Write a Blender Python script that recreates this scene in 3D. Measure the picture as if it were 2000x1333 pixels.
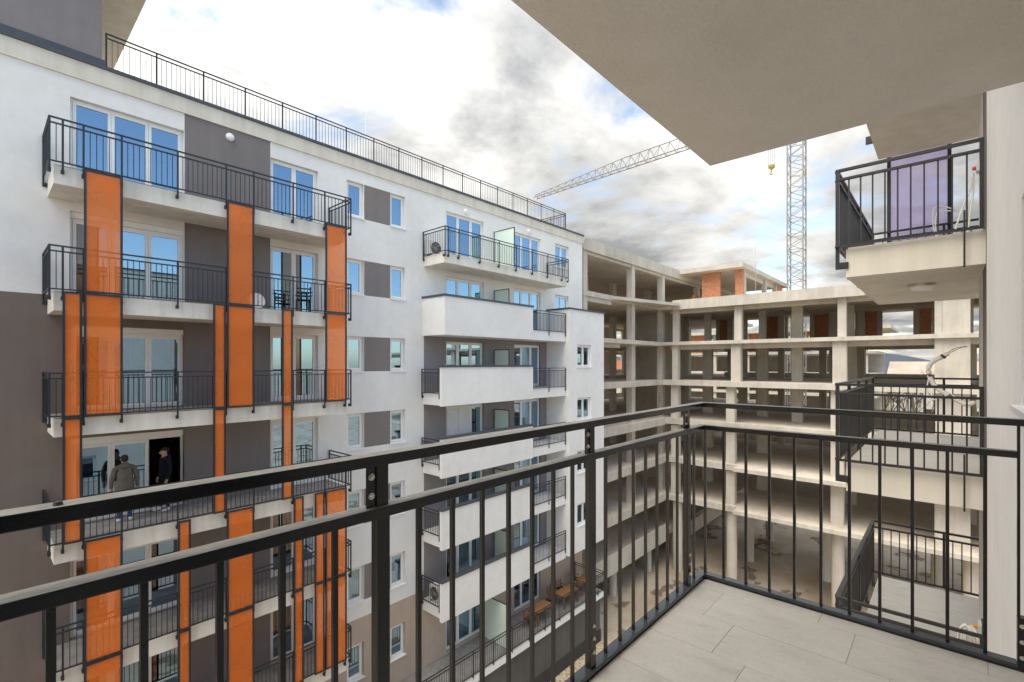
import bpy, bmesh, math, random
from mathutils import Vector, Matrix
R = math.radians
random.seed(7)
for o in list(bpy.data.objects): bpy.data.objects.remove(o)
sc = bpy.context.scene
COL = sc.collection

# ------------------------------------------------------------------ camera
cd = bpy.data.cameras.new('camera'); cam = bpy.data.objects.new('camera', cd); COL.objects.link(cam)
cam.location = (0, 0, 1.37); cam.rotation_euler = (R(90), 0, R(42 - 90))
cd.sensor_width = 36; cd.lens = 17.0; cd.shift_y = 0.0218
cd.clip_start = 0.02; cd.clip_end = 3000
sc.camera = cam
# ------------------------------------------------------------------ world
SUN_AZ = R(172); SUN_EL = R(58)      # azimuth measured from +X towards +Y
w = bpy.data.worlds.new('World'); sc.world = w; w.use_nodes = True
nt = w.node_tree; N = nt.nodes; L = nt.links; N.clear()
def nd(t, **k):
    n = N.new(t)
    for a, b in k.items():
        if a.startswith('i_'): n.inputs[a[2:].replace('_', ' ')].default_value = b
        else: setattr(n, a, b)
    return n
def math_(op, a, b=None, c=None, clamp=False):
    n = N.new('ShaderNodeMath'); n.operation = op; n.use_clamp = clamp
    for i, v in enumerate((a, b, c)):
        if v is None: continue
        if isinstance(v, (int, float)): n.inputs[i].default_value = v
        else: L.new(v, n.inputs[i])
    return n.outputs[0]
def maprange(v, a, b, c=0, d=1, smooth=True):
    n = N.new('ShaderNodeMapRange'); n.interpolation_type = 'SMOOTHSTEP' if smooth else 'LINEAR'
    L.new(v, n.inputs[0])
    for i, q in enumerate((a, b, c, d)): n.inputs[1 + i].default_value = q
    return n.outputs[0]
out = nd('ShaderNodeOutputWorld')
sky = nd('ShaderNodeTexSky', sky_type='NISHITA', sun_disc=False, sun_elevation=SUN_EL, sun_rotation=R(90) - SUN_AZ,
         altitude=200, air_density=1.0, dust_density=1.0, ozone_density=1.6)
bg1 = nd('ShaderNodeBackground'); bg1.inputs[1].default_value = 0.07
L.new(sky.outputs[0], bg1.inputs[0])
tc = nd('ShaderNodeTexCoord'); sep = nd('ShaderNodeSeparateXYZ'); L.new(tc.outputs['Generated'], sep.inputs[0])
zz = math_('ADD', math_('MAXIMUM', sep.outputs[2], 0.0), 0.16)
u = math_('DIVIDE', sep.outputs[0], zz); v = math_('DIVIDE', sep.outputs[1], zz)
cb = nd('ShaderNodeCombineXYZ'); L.new(u, cb.inputs[0]); L.new(v, cb.inputs[1]); cb.inputs[2].default_value = 3.7
mp = nd('ShaderNodeMapping'); L.new(cb.outputs[0], mp.inputs[0]); mp.inputs['Location'].default_value = (4.7, 0.5, 0)
n1 = nd('ShaderNodeTexNoise', i_Scale=1.5, i_Detail=10.0, i_Roughness=0.58, i_Distortion=0.25); L.new(mp.outputs[0], n1.inputs['Vector'])
mp2 = nd('ShaderNodeMapping'); L.new(cb.outputs[0], mp2.inputs[0]); mp2.inputs['Location'].default_value = (6.5, 2.7, 2.0)
n2 = nd('ShaderNodeTexNoise', i_Scale=1.25, i_Detail=8.0, i_Roughness=0.55, i_Distortion=0.3); L.new(mp2.outputs[0], n2.inputs['Vector'])
# clouds lie thickest towards the courtyard's far side, clear sky behind the camera (seen in the windows)
dv = math_('ADD', math_('ADD', math_('MULTIPLY', sep.outputs[0], 0.15), math_('MULTIPLY', sep.outputs[1], 0.9)), math_('MULTIPLY', sep.outputs[2], 0.65))
cover = math_('ADD', n1.outputs[0], math_('MULTIPLY', maprange(dv, -0.38, 0.12), 0.34))
alpha = maprange(cover, 0.695, 0.85)
shade = maprange(n2.outputs[0], 0.32, 0.62)
thick = maprange(cover, 0.80, 1.0)
dark = math_('ADD', math_('MULTIPLY', shade, 0.78), math_('MULTIPLY', math_('MULTIPLY', thick, shade), 0.45), clamp=True)
cr = nd('ShaderNodeMix', data_type='RGBA'); L.new(dark, cr.inputs[0])
cr.inputs[6].default_value = (0.975, 1.0, 1.06, 1); cr.inputs[7].default_value = (0.34, 0.37, 0.42, 1)
bg2 = nd('ShaderNodeBackground'); bg2.inputs[1].default_value = 0.41; L.new(cr.outputs[2], bg2.inputs[0])
# the cloud deck is thinnest and brightest over the left-hand building, as in the upper left of the view
sv = nd('ShaderNodeVectorMath', operation='DOT_PRODUCT'); L.new(tc.outputs['Generated'], sv.inputs[0])
sv.inputs[1].default_value = (0.05, 0.80, 0.60)
over = math_('MULTIPLY_ADD', math_('MAXIMUM', sep.outputs[2], 0.0), 0.95, 0.66)   # overcast: brighter towards the zenith
L.new(math_('MULTIPLY', over, math_('MULTIPLY_ADD', maprange(sv.outputs['Value'], 0.45, 1.0), 0.05, 0.27)), bg2.inputs[1])
mx = nd('ShaderNodeMixShader'); L.new(alpha, mx.inputs[0]); L.new(bg1.outputs[0], mx.inputs[1]); L.new(bg2.outputs[0], mx.inputs[2])
L.new(mx.outputs[0], out.inputs[0])
# ------------------------------------------------------------------ sun and exposure
sl = bpy.data.lights.new('sun', 'SUN'); sl.energy = 0.9; sl.angle = R(60); sl.color = (1, 0.96, 0.91)
so = bpy.data.objects.new('sun', sl); COL.objects.link(so); so.location = (0, 0, 60)
sd = Vector((math.cos(SUN_EL) * math.cos(SUN_AZ), math.cos(SUN_EL) * math.sin(SUN_AZ), math.sin(SUN_EL)))
so.rotation_euler = sd.to_track_quat('Z', 'Y').to_euler()
sc.view_settings.view_transform = 'Standard'; sc.view_settings.look = 'None'
sc.view_settings.exposure = 2.2; sc.view_settings.gamma = 1.0; sc.view_settings.use_curve_mapping = False
sc.view_settings.use_white_balance = True; sc.view_settings.white_balance_temperature = 7300; sc.view_settings.white_balance_tint = 8
sc.render.engine = 'CYCLES'
sc.cycles.max_bounces = 10; sc.cycles.transparent_max_bounces = 24; sc.cycles.diffuse_bounces = 8

# ------------------------------------------------------------------ materials
MATS = {}
class NB:
    def __init__(s, name):
        s.m = bpy.data.materials.new(name); s.m.use_nodes = True; s.t = s.m.node_tree; s.t.nodes.clear()
        s.out = s.t.nodes.new('ShaderNodeOutputMaterial')
        s.b = s.t.nodes.new('ShaderNodeBsdfPrincipled'); s.t.links.new(s.b.outputs[0], s.out.inputs[0])
        g = s.t.nodes.new('ShaderNodeNewGeometry'); s.pos = g.outputs['Position']
        MATS[name] = s.m
    def n(s, t, **k):
        q = s.t.nodes.new(t)
        for a, b in k.items():
            if a.startswith('i_'): q.inputs[a[2:].replace('_', ' ')].default_value = b
            else: setattr(q, a, b)
        return q
    def l(s, a, b): s.t.links.new(a, b)
    def mapped(s, sx, sy, sz):
        m = s.n('ShaderNodeMapping'); s.l(s.pos, m.inputs[0]); m.inputs['Scale'].default_value = (sx, sy, sz); return m.outputs[0]
    def noise(s, scale, detail=4, rough=.55, vec=None):
        q = s.n('ShaderNodeTexNoise', i_Scale=scale, i_Detail=detail, i_Roughness=rough); s.l(vec or s.pos, q.inputs['Vector']); return q.outputs[0]
    def ramp(s, v, stops):
        q = s.n('ShaderNodeValToRGB'); s.l(v, q.inputs[0]); e = q.color_ramp.elements
        while len(e) < len(stops): e.new(0.5)
        for i, (p, c) in enumerate(stops): e[i].position = p; e[i].color = (*c, 1) if len(c) == 3 else c
        return q.outputs[0]
    def mix(s, f, a, b, mode='MIX'):
        q = s.n('ShaderNodeMix', data_type='RGBA', blend_type=mode)
        for i, x in ((0, f), (6, a), (7, b)):
            if hasattr(x, 'is_linked') or hasattr(x, 'links'): s.l(x, q.inputs[i])
            elif isinstance(x, (int, float)): q.inputs[i].default_value = x
            else: q.inputs[i].default_value = (*x, 1)
        return q.outputs[2]
    def bump(s, h, strength, dist=.01):
        q = s.n('ShaderNodeBump', i_Strength=strength, i_Distance=dist); s.l(h, q.inputs['Height']); s.l(q.outputs[0], s.b.inputs['Normal'])
    def col(s, c):
        if hasattr(c, 'links'): s.l(c, s.b.inputs['Base Color'])
        else: s.b.inputs['Base Color'].default_value = (*c, 1)
    def set(s, **k):
        for a, b in k.items(): s.b.inputs[a.replace('_', ' ')].default_value = b
        return s

def sc_(c, f): return tuple(min(1, x * f) for x in c)
def stucco(name, c, streak=.10, bumpd=.004, fine=160):
    b = NB(name)
    big = b.noise(.35, 5, .6); st = b.noise(1.0, 6, .6, b.mapped(3.2, 3.2, .22)); fn = b.noise(fine, 3, .6)
    a = b.ramp(big, [(.3, sc_(c, .90)), (.5, sc_(c, .98)), (.7, sc_(c, 1.03))])
    a = b.mix(1.0, a, b.ramp(b.noise(2.6, 6, .7), [(.35, (.955, .95, .94)), (.6, (1, 1, 1))]), 'MULTIPLY')
    s1 = b.ramp(st, [(.42, (1, 1, 1)), (.78, tuple(1 - streak * q for q in (1.0, 1.05, 1.2)))])
    a = b.mix(1.0, a, s1, 'MULTIPLY')
    sp = b.ramp(fn, [(.35, (.92, .92, .92)), (.65, (1.0, 1.0, 1.0))])
    a = b.mix(1.0, a, sp, 'MULTIPLY')
    b.col(a); b.set(Roughness=.92); b.b.inputs['Specular IOR Level'].default_value = .2
    b.bump(fn, .5, bumpd); return b.m
stucco('white', (.84, .84, .835), .035); stucco('cream', (.74, .705, .63), .16); stucco('slabcream', (.80, .775, .71), .22)
stucco('taupe', (.205, .172, .158)); stucco('grey', (.235, .213, .212)); stucco('beige', (.50, .41, .345)); stucco('wallgrey', (.26, .24, .25))
stucco('soffit', (.77, .745, .70), .05, .012, 70); stucco('nearwhite', (.86, .845, .82), .03, .008, 110)

def concrete(name, c, dirt=.22, board=0):
    b = NB(name)
    big = b.noise(.55, 7, .62); st = b.noise(1.0, 6, .65, b.mapped(2.6, 2.6, .35)); fn = b.noise(34, 5, .65)
    a = b.ramp(big, [(.25, sc_(c, .80)), (.5, c), (.78, sc_(c, 1.14))])
    a = b.mix(1.0, a, b.ramp(st, [(.40, (1, 1, 1)), (.80, (1 - dirt, 1 - dirt * 1.08, 1 - dirt * 1.2))]), 'MULTIPLY')
    a = b.mix(1.0, a, b.ramp(fn, [(.3, (.86, .85, .84)), (.6, (1, 1, 1))]), 'MULTIPLY')
    h = fn
    if board:
        wv = b.n('ShaderNodeTexWave', i_Scale=board, i_Distortion=.3, i_Detail=1.0, wave_profile='SAW', bands_direction='X')
        b.l(b.pos, wv.inputs['Vector'])
        a = b.mix(1.0, a, b.ramp(wv.outputs['Fac'], [(.0, (.80, .80, .79)), (.07, (1, 1, 1)), (.9, (.95, .95, .95))]), 'MULTIPLY')
    b.col(a); b.set(Roughness=.9); b.b.inputs['Specular IOR Level'].default_value = .25
    b.bump(h, .4, .01); return b.m
concrete('concrete', (.57, .535, .475)); concrete('concrete_col', (.58, .54, .475), .2); concrete('concrete_soffit', (.66, .585, .485), .2, .8)
concrete('concrete_floor', (.66, .605, .53), .2); concrete('podium', (.125, .118, .115), .2); concrete('podium_base', (.06, .056, .055), .2)
def ground_mat():
    b = NB('ground')
    big = b.noise(.22, 8, .6); fn = b.noise(9, 6, .7)
    a = b.ramp(big, [(.30, (.34, .265, .185)), (.48, (.46, .385, .30)), (.56, (.52, .46, .38)), (.72, (.40, .325, .245))])
    wet = b.ramp(b.noise(.33, 5, .5, b.mapped(1, 1.3, 1)), [(.58, (1, 1, 1)), (.61, (.42, .38, .34)), (.66, (.42, .38, .34)), (.69, (1, 1, 1))])
    a = b.mix(1.0, a, wet, 'MULTIPLY'); a = b.mix(1.0, a, b.ramp(fn, [(.3, (.82, .8, .78)), (.65, (1, 1, 1))]), 'MULTIPLY')
    b.col(a); b.set(Roughness=.85); b.bump(fn, .5, .03)
ground_mat()
def gravel_mat():
    b = NB('gravel'); v = b.n('ShaderNodeTexVoronoi', i_Scale=9.0); b.l(b.pos, v.inputs['Vector'])
    b.col(b.ramp(v.outputs['Color'], [(.1, (.28, .2, .12)), (.5, (.5, .41, .28)), (.9, (.62, .56, .45))])); b.set(Roughness=.9)
gravel_mat()
def metal(name, c, rough, bump=.0006, met=0.0, dust=.0):
    b = NB(name); fn = b.noise(420, 2, .5); wear = b.noise(2.2, 8, .7)
    a = b.ramp(wear, [(.35, c), (.75, tuple(x * 1.5 + dust for x in c))])
    b.col(a); b.set(Roughness=rough, Metallic=met)
    rr = b.ramp(wear, [(.3, (rough * .85,) * 3), (.75, (min(1, rough * 1.35),) * 3)]); b.l(rr, b.b.inputs['Roughness'])
    b.bump(fn, .25, bump); return b.m
metal('black_metal', (.012, .012, .013), .36); metal('navy_metal', (.014, .018, .024), .4); metal('cap_metal', (.05, .058, .072), .45)
metal('zinc', (.55, .53, .49), .38, met=1.0)
def rail_mat():
    # near railing: the same paint, dusty and scratched on every side, as years of hands leave it
    b = NB('rail_paint'); wear = b.noise(6, 9, .75); scr = b.noise(30, 6, .7, b.mapped(1.2, 14, 14)); fn = b.noise(300, 2, .5)
    a = b.ramp(wear, [(.4, (.007, .007, .007)), (.66, (.011, .011, .010)), (.8, (.02, .019, .018))])
    b.col(a)
    b.b.inputs['Specular IOR Level'].default_value = .5; b.l(b.ramp(scr, [(.3, (.16,) * 3), (.7, (.30,) * 3)]), b.b.inputs['Roughness']); b.bump(fn, .2, .0006)
metal('rail_base', (.035, .042, .05), .22)  # bottom rail: bluish sky reflection put into the base colour
rail_mat()
def scratched():
    # worn upper side of the handrails, with sky sheen put into the pale colour
    b = NB('rail_worn_sheen'); scr = b.noise(11, 9, .75, b.mapped(1.6, 9, 9)); wear = b.noise(5, 8, .7)
    a = b.ramp(scr, [(.36, (.10, .098, .09)), (.52, (.25, .245, .22)), (.68, (.42, .40, .36))])
    b.col(b.mix(.4, a, b.ramp(wear, [(.35, (.12, .12, .11)), (.7, (.42, .40, .36))])))
    b.set(Roughness=.42); b.bump(scr, .3, .002)
scratched()
def simple(name, c, rough=.6, spec=.5, met=0, var=.12, scale=6):
    b = NB(name); n = b.noise(scale, 5, .6)
    b.col(b.ramp(n, [(.3, sc_(c, 1 - var)), (.7, sc_(c, 1 + var * .6))])); b.set(Roughness=rough, Metallic=met)
    b.b.inputs['Specular IOR Level'].default_value = spec; return b.m
simple('pvc', (.80, .80, .79), .35, var=.04); simple('sill', (.82, .82, .82), .4, var=.05); simple('shutter', (.70, .71, .73), .5, var=.05)
simple('lamp', (.85, .85, .83), .3, var=.02); simple('ac_white', (.76, .76, .73), .45, var=.05); simple('ac_grille', (.05, .052, .055), .5)
simple('curtain', (.80, .80, .77), .9, .1, var=.06); simple('interior', (.10, .098, .095), .9, .1); simple('interior_dark', (.06, .058, .056), .9, .1)  # interior: shade of unlit rooms put into the wall and floor colour
simple('conduit', (.78, .76, .71), .5, var=.06); simple('cable_dark', (.06, .05, .045), .5); simple('cable_white', (.80, .79, .76), .5)
simple('orange_cap', (.75, .25, .03), .5); simple('red_cap', (.6, .06, .05), .5); simple('box_plastic', (.62, .68, .66), .5); simple('yellow', (.62, .45, .06), .5)
simple('crane_paint', (.26, .26, .25), .55, var=.15); simple('crane_red', (.45, .10, .05), .55); simple('hook_yellow', (.30, .26, .04), .6)
simple('wood', (.24, .115, .05), .6, var=.35, scale=14); simple('board', (.44, .38, .28), .8, var=.2); simple('dark_fabric', (.02, .02, .021), .9, .1)
simple('skin', (.50, .30, .22), .55, var=.05); simple('hair', (.018, .015, .013), .7); simple('jacket_grey', (.155, .138, .118), .95, .1, var=.18, scale=12)
simple('jacket_dark', (.012, .013, .020), .9, .15); simple('hood_navy', (.018, .028, .10), .9, .1); simple('jeans', (.035, .075, .17), .9, .1, var=.25, scale=18); simple('shoe_white', (.72, .72, .71), .6)
simple('trousers_black', (.012, .012, .013), .9, .1); simple('bark', (.10, .075, .055), .9, .1); simple('twig', (.17, .13, .105), .9, .1)
simple('hill', (.085, .10, .13), 1, .1, var=.25, scale=.02); simple('field', (.16, .15, .07), 1, .1, var=.3, scale=.08); simple('redroof', (.34, .12, .07), .9, .1, var=.25, scale=.6)
simple('paleroof', (.45, .37, .31), .9, .1, var=.2, scale=.4); simple('farwall', (.55, .53, .50), .9, .1, var=.12, scale=.5); simple('blue_sheet', (.20, .30, .50), .7)
def brick_mat():
    b = NB('brick'); t = b.n('ShaderNodeTexBrick', i_Scale=1.0); t.inputs['Brick Width'].default_value = .38; t.inputs['Row Height'].default_value = .25
    t.inputs['Mortar Size'].default_value = .012; t.inputs['Color1'].default_value = (.60, .24, .115, 1); t.inputs['Color2'].default_value = (.52, .20, .10, 1); t.inputs['Mortar'].default_value = (.36, .30, .25, 1)
    sp = b.n('ShaderNodeSeparateXYZ'); b.l(b.pos, sp.inputs[0]); ad = b.n('ShaderNodeMath', operation='ADD'); b.l(sp.outputs[0], ad.inputs[0]); b.l(sp.outputs[1], ad.inputs[1])
    cm = b.n('ShaderNodeCombineXYZ'); b.l(ad.outputs[0], cm.inputs[0]); b.l(sp.outputs[2], cm.inputs[1]); b.l(cm.outputs[0], t.inputs['Vector'])
    b.col(b.mix(1.0, t.outputs['Color'], b.ramp(b.noise(5, 5), [(.3, (.75, .75, .75)), (.7, (1.1, 1.1, 1.1))]), 'MULTIPLY')); b.set(Roughness=.9)
brick_mat()
def tile_mat():
    b = NB('tile'); oi = b.n('ShaderNodeObjectInfo')
    ad = b.n('ShaderNodeVectorMath', operation='ADD'); mu = b.n('ShaderNodeVectorMath', operation='SCALE'); mu.inputs[3].default_value = 40
    cm = b.n('ShaderNodeCombineXYZ'); b.l(oi.outputs['Random'], cm.inputs[0]); b.l(oi.outputs['Random'], cm.inputs[1]); b.l(cm.outputs[0], mu.inputs[0]); b.l(b.pos, ad.inputs[0]); b.l(mu.outputs[0], ad.inputs[1])
    m = b.n('ShaderNodeMapping'); b.l(ad.outputs[0], m.inputs[0]); m.inputs['Scale'].default_value = (5, 2.2, 4)
    v = b.noise(1.6, 8, .68, m.outputs[0]); f = b.noise(60, 4, .6)
    a = b.ramp(v, [(.28, (.435, .408, .37)), (.45, (.52, .492, .452)), (.6, (.55, .522, .48)), (.78, (.62, .59, .547))])
    a = b.mix(1.0, a, b.ramp(f, [(.3, (.9, .9, .9)), (.65, (1, 1, 1))]), 'MULTIPLY')
    b.col(a); b.set(Roughness=.62); b.bump(f, .25, .0015)
tile_mat(); simple('grout', (.52, .495, .455), .9, .1); simple('balcony_tile', (.27, .26, .255), .75, .3, var=.3, scale=3)
def glass_mat(name, refl, tint):
    m = bpy.data.materials.new(name); m.use_nodes = True; t = m.node_tree; t.nodes.clear(); MATS[name] = m
    o = t.nodes.new('ShaderNodeOutputMaterial'); mxs = t.nodes.new('ShaderNodeMixShader'); g = t.nodes.new('ShaderNodeBsdfGlossy'); tr = t.nodes.new('ShaderNodeBsdfTransparent')
    g.inputs['Roughness'].default_value = 0.0; g.inputs['Color'].default_value = (.52, .77, 1, 1); tr.inputs[0].default_value = (*tint, 1)
    lw = t.nodes.new('ShaderNodeFresnel'); lw.inputs[0].default_value = 1.5
    ad = t.nodes.new('ShaderNodeMath'); ad.operation = 'MULTIPLY_ADD'; ad.inputs[1].default_value = 1.2; ad.inputs[2].default_value = refl; ad.use_clamp = True
    t.links.new(lw.outputs[0], ad.inputs[0]); t.links.new(ad.outputs[0], mxs.inputs[0]); t.links.new(tr.outputs[0], mxs.inputs[1]); t.links.new(g.outputs[0], mxs.inputs[2]); t.links.new(mxs.outputs[0], o.inputs[0])
glass_mat('glass', .42, (.42, .47, .47))
def sheet(name, c, openness, gloss, tint=(1, 1, 1)):
    # perforated metal sheet: holes far below a pixel, so an even share of the surface lets light through
    m = bpy.data.materials.new(name); m.use_nodes = True; t = m.node_tree; t.nodes.clear(); MATS[name] = m
    o = t.nodes.new('ShaderNodeOutputMaterial'); mxs = t.nodes.new('ShaderNodeMixShader'); p = t.nodes.new('ShaderNodeBsdfPrincipled'); tr = t.nodes.new('ShaderNodeBsdfTransparent')
    g = t.nodes.new('ShaderNodeNewGeometry'); nz = t.nodes.new('ShaderNodeTexNoise'); nz.inputs['Scale'].default_value = 1.4; nz.inputs['Detail'].default_value = 5; t.links.new(g.outputs['Position'], nz.inputs['Vector'])
    rp = t.nodes.new('ShaderNodeValToRGB'); t.links.new(nz.outputs[0], rp.inputs[0]); rp.color_ramp.elements[0].position = .3; rp.color_ramp.elements[1].position = .7
    rp.color_ramp.elements[0].color = (*sc_(c, .88), 1); rp.color_ramp.elements[1].color = (*sc_(c, 1.06), 1); t.links.new(rp.outputs[0], p.inputs['Base Color'])
    p.inputs['Roughness'].default_value = gloss; tr.inputs[0].default_value = (*tint, 1); mxs.inputs[0].default_value = openness
    t.links.new(p.outputs[0], mxs.inputs[1]); t.links.new(tr.outputs[0], mxs.inputs[2]); t.links.new(mxs.outputs[0], o.inputs[0])
sheet('orange_sheet', (.97, .245, .035), .60, .28, (1, .82, .68)); sheet('lilac_sheet', (.58, .44, .86), .74, .5, (.94, .91, 1))
def frosted():
    b = NB('frosted'); b.col((.78, .88, .82)); b.set(Roughness=.5); b.b.inputs['Transmission Weight'].default_value = .45; b.b.inputs['IOR'].default_value = 1.1
frosted()

# ------------------------------------------------------------------ builders
WL = {}
def link(o, parent=None, loc=(0, 0, 0)):
    COL.objects.link(o); WL[o] = Vector(loc)
    if parent is not None:
        o.parent = parent; o.location = Vector(loc) - WL[parent]
    else: o.location = loc
    return o
def thing(name, label, cat, loc, group=None):
    o = bpy.data.objects.new(name, None); link(o, None, loc); o['label'] = label; o['category'] = cat
    o.empty_display_size = .2
    if group: o['group'] = group
    return o
def tag(o, label, cat, group=None):
    o['label'] = label; o['category'] = cat
    if group: o['group'] = group
    return o
class MB:
    def __init__(s): s.v = []; s.f = []
    def quad(s, a, b, c, d):
        n = len(s.v); s.v += [a, b, c, d]; s.f.append((n, n + 1, n + 2, n + 3))
    def box(s, x0, x1, y0, y1, z0, z1):
        n = len(s.v); s.v += [(x, y, z) for z in (z0, z1) for y in (y0, y1) for x in (x0, x1)]
        s.f += [tuple(n + i for i in q) for q in ((0, 2, 3, 1), (4, 5, 7, 6), (0, 1, 5, 4), (1, 3, 7, 5), (3, 2, 6, 7), (2, 0, 4, 6))]; return s
    def prism(s, pts, z0, z1):
        n = len(s.v); k = len(pts); s.v += [(x, y, z0) for x, y in pts] + [(x, y, z1) for x, y in pts]
        s.f.append(tuple(range(n + k - 1, n - 1, -1))); s.f.append(tuple(range(n + k, n + 2 * k)))
        for i in range(k):
            j = (i + 1) % k; s.f.append((n + i, n + j, n + k + j, n + k + i))
        return s
    def rod(s, a, b, r, r2=None, seg=6, cap=True):
        a = Vector(a); b = Vector(b); d = b - a
        if d.length < 1e-6: return s
        q = d.to_track_quat('Z', 'Y'); r2 = r if r2 is None else r2; n = len(s.v)
        for p, rr in ((a, r), (b, r2)):
            for i in range(seg):
                t = 2 * math.pi * i / seg; s.v.append(tuple(p + q @ Vector((math.cos(t) * rr, math.sin(t) * rr, 0))))
        for i in range(seg):
            j = (i + 1) % seg; s.f.append((n + i, n + j, n + seg + j, n + seg + i))
        if cap: s.f.append(tuple(range(n + seg - 1, n - 1, -1))); s.f.append(tuple(range(n + seg, n + 2 * seg)))
        return s
    def tube(s, pts, r, seg=8):
        # smooth tube through the points (Catmull-Rom)
        P = [Vector(p) for p in pts]; Q = []
        for i in range(len(P) - 1):
            p0 = P[max(i - 1, 0)]; p1 = P[i]; p2 = P[i + 1]; p3 = P[min(i + 2, len(P) - 1)]
            for k in range(6):
                t = k / 6; Q.append(.5 * ((2 * p1) + (p2 - p0) * t + (2 * p0 - 5 * p1 + 4 * p2 - p3) * t * t + (3 * p1 - p0 - 3 * p2 + p3) * t ** 3))
        Q.append(P[-1]); n = len(s.v)
        for i, p in enumerate(Q):
            d = (Q[min(i + 1, len(Q) - 1)] - Q[max(i - 1, 0)]).normalized(); q = d.to_track_quat('Z', 'Y')
            for j in range(seg):
                t = 2 * math.pi * j / seg; s.v.append(tuple(p + q @ Vector((math.cos(t) * r, math.sin(t) * r, 0))))
        for i in range(len(Q) - 1):
            for j in range(seg):
                k = (j + 1) % seg; s.f.append((n + i * seg + j, n + i * seg + k, n + (i + 1) * seg + k, n + (i + 1) * seg + j))
        s.f.append(tuple(range(n + seg - 1, n - 1, -1))); m = n + (len(Q) - 1) * seg; s.f.append(tuple(range(m, m + seg))); return s
    def build(s, name, mat, parent=None, bevel=0, smooth=False, mats=None):
        xs = [p[0] for p in s.v]; ys = [p[1] for p in s.v]; zs = [p[2] for p in s.v]
        c = Vector(((min(xs) + max(xs)) / 2, (min(ys) + max(ys)) / 2, min(zs)))
        me = bpy.data.meshes.new(name); me.from_pydata([tuple(Vector(p) - c) for p in s.v], [], s.f)
        for q in (mats or [mat]): me.materials.append(MATS[q])
        if bevel:
            bm = bmesh.new(); bm.from_mesh(me); bmesh.ops.bevel(bm, geom=list(bm.edges), offset=bevel, segments=2, affect='EDGES', profile=.6); bm.to_mesh(me); bm.free()
        if smooth:
            for p in me.polygons: p.use_smooth = True
        me.update()
        return link(bpy.data.objects.new(name, me), parent, c)
def B(*a): return MB().box(*a)
UNIT = {}
def unit(mat, bevel=False):
    if (mat, bevel) not in UNIT:
        me = bpy.data.meshes.new('bar_' + mat); b = MB().box(-.5, .5, -.5, .5, 0, 1); me.from_pydata(b.v, [], b.f); me.materials.append(MATS[mat]); UNIT[(mat, bevel)] = me
    return UNIT[(mat, bevel)]
def bar(name, mat, parent, x0, x1, y0, y1, z0, z1):
    o = bpy.data.objects.new(name, unit(mat)); link(o, parent, ((x0 + x1) / 2, (y0 + y1) / 2, z0)); o.scale = (x1 - x0, y1 - y0, z1 - z0); return o
def spans(a, b, step):
    n = max(1, round((b - a) / step)); return [a + (b - a) * i / n for i in range(1, n)]

def railing(bld, ax, p, a, b, z0, posts=(), ends=(True, True), h=1.05, step=.12, name='balcony_railing', mat='navy_metal', foot=0, foot_dir=1, rw=.04, bw=.016, mid=.13):
    """ax 'x': runs along X at y=p from a to b; ax 'y': along Y at x=p. z0 = underside of the bottom rail"""
    def bx(u0, u1, w0, w1, z0_, z1_): return (u0, u1, w0, w1, z0_, z1_) if ax == 'x' else (w0, w1, u0, u1, z0_, z1_)
    hw = rw / 2
    r = B(*bx(a, b, p - hw, p + hw, z0 + h - .035, z0 + h)).build(name, mat, bld)
    bar('middle_rail', mat, r, *bx(a, b, p - hw, p + hw, z0 + h - mid - .03, z0 + h - mid)); bar('bottom_rail', mat, r, *bx(a, b, p - hw, p + hw, z0, z0 + .03))
    pts = sorted(set(posts) | ({a + .02} if ends[0] else set()) | ({b - .02} if ends[1] else set()))
    for q in pts:
        bar('post', mat, r, *bx(q - .02, q + .02, p - hw * .9, p + hw * .9, z0 - foot, z0 + h - .036))
        if foot:
            w0, w1 = (p + hw * .9, p + .13) if foot_dir > 0 else (p - .13, p - hw * .9)
            bar('bracket', mat, r, *bx(q - .03, q + .03, w0, w1, z0 - foot, z0 - foot + .09))
    lim = [a] + [q for q in pts if a < q < b] + [b]
    for i in range(len(lim) - 1):
        for t in spans(lim[i], lim[i + 1], step): bar('baluster', mat, r, *bx(t - bw / 2, t + bw / 2, p - bw / 2, p + bw / 2, z0 + .031, z0 + h - mid - .031))
    return r

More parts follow.
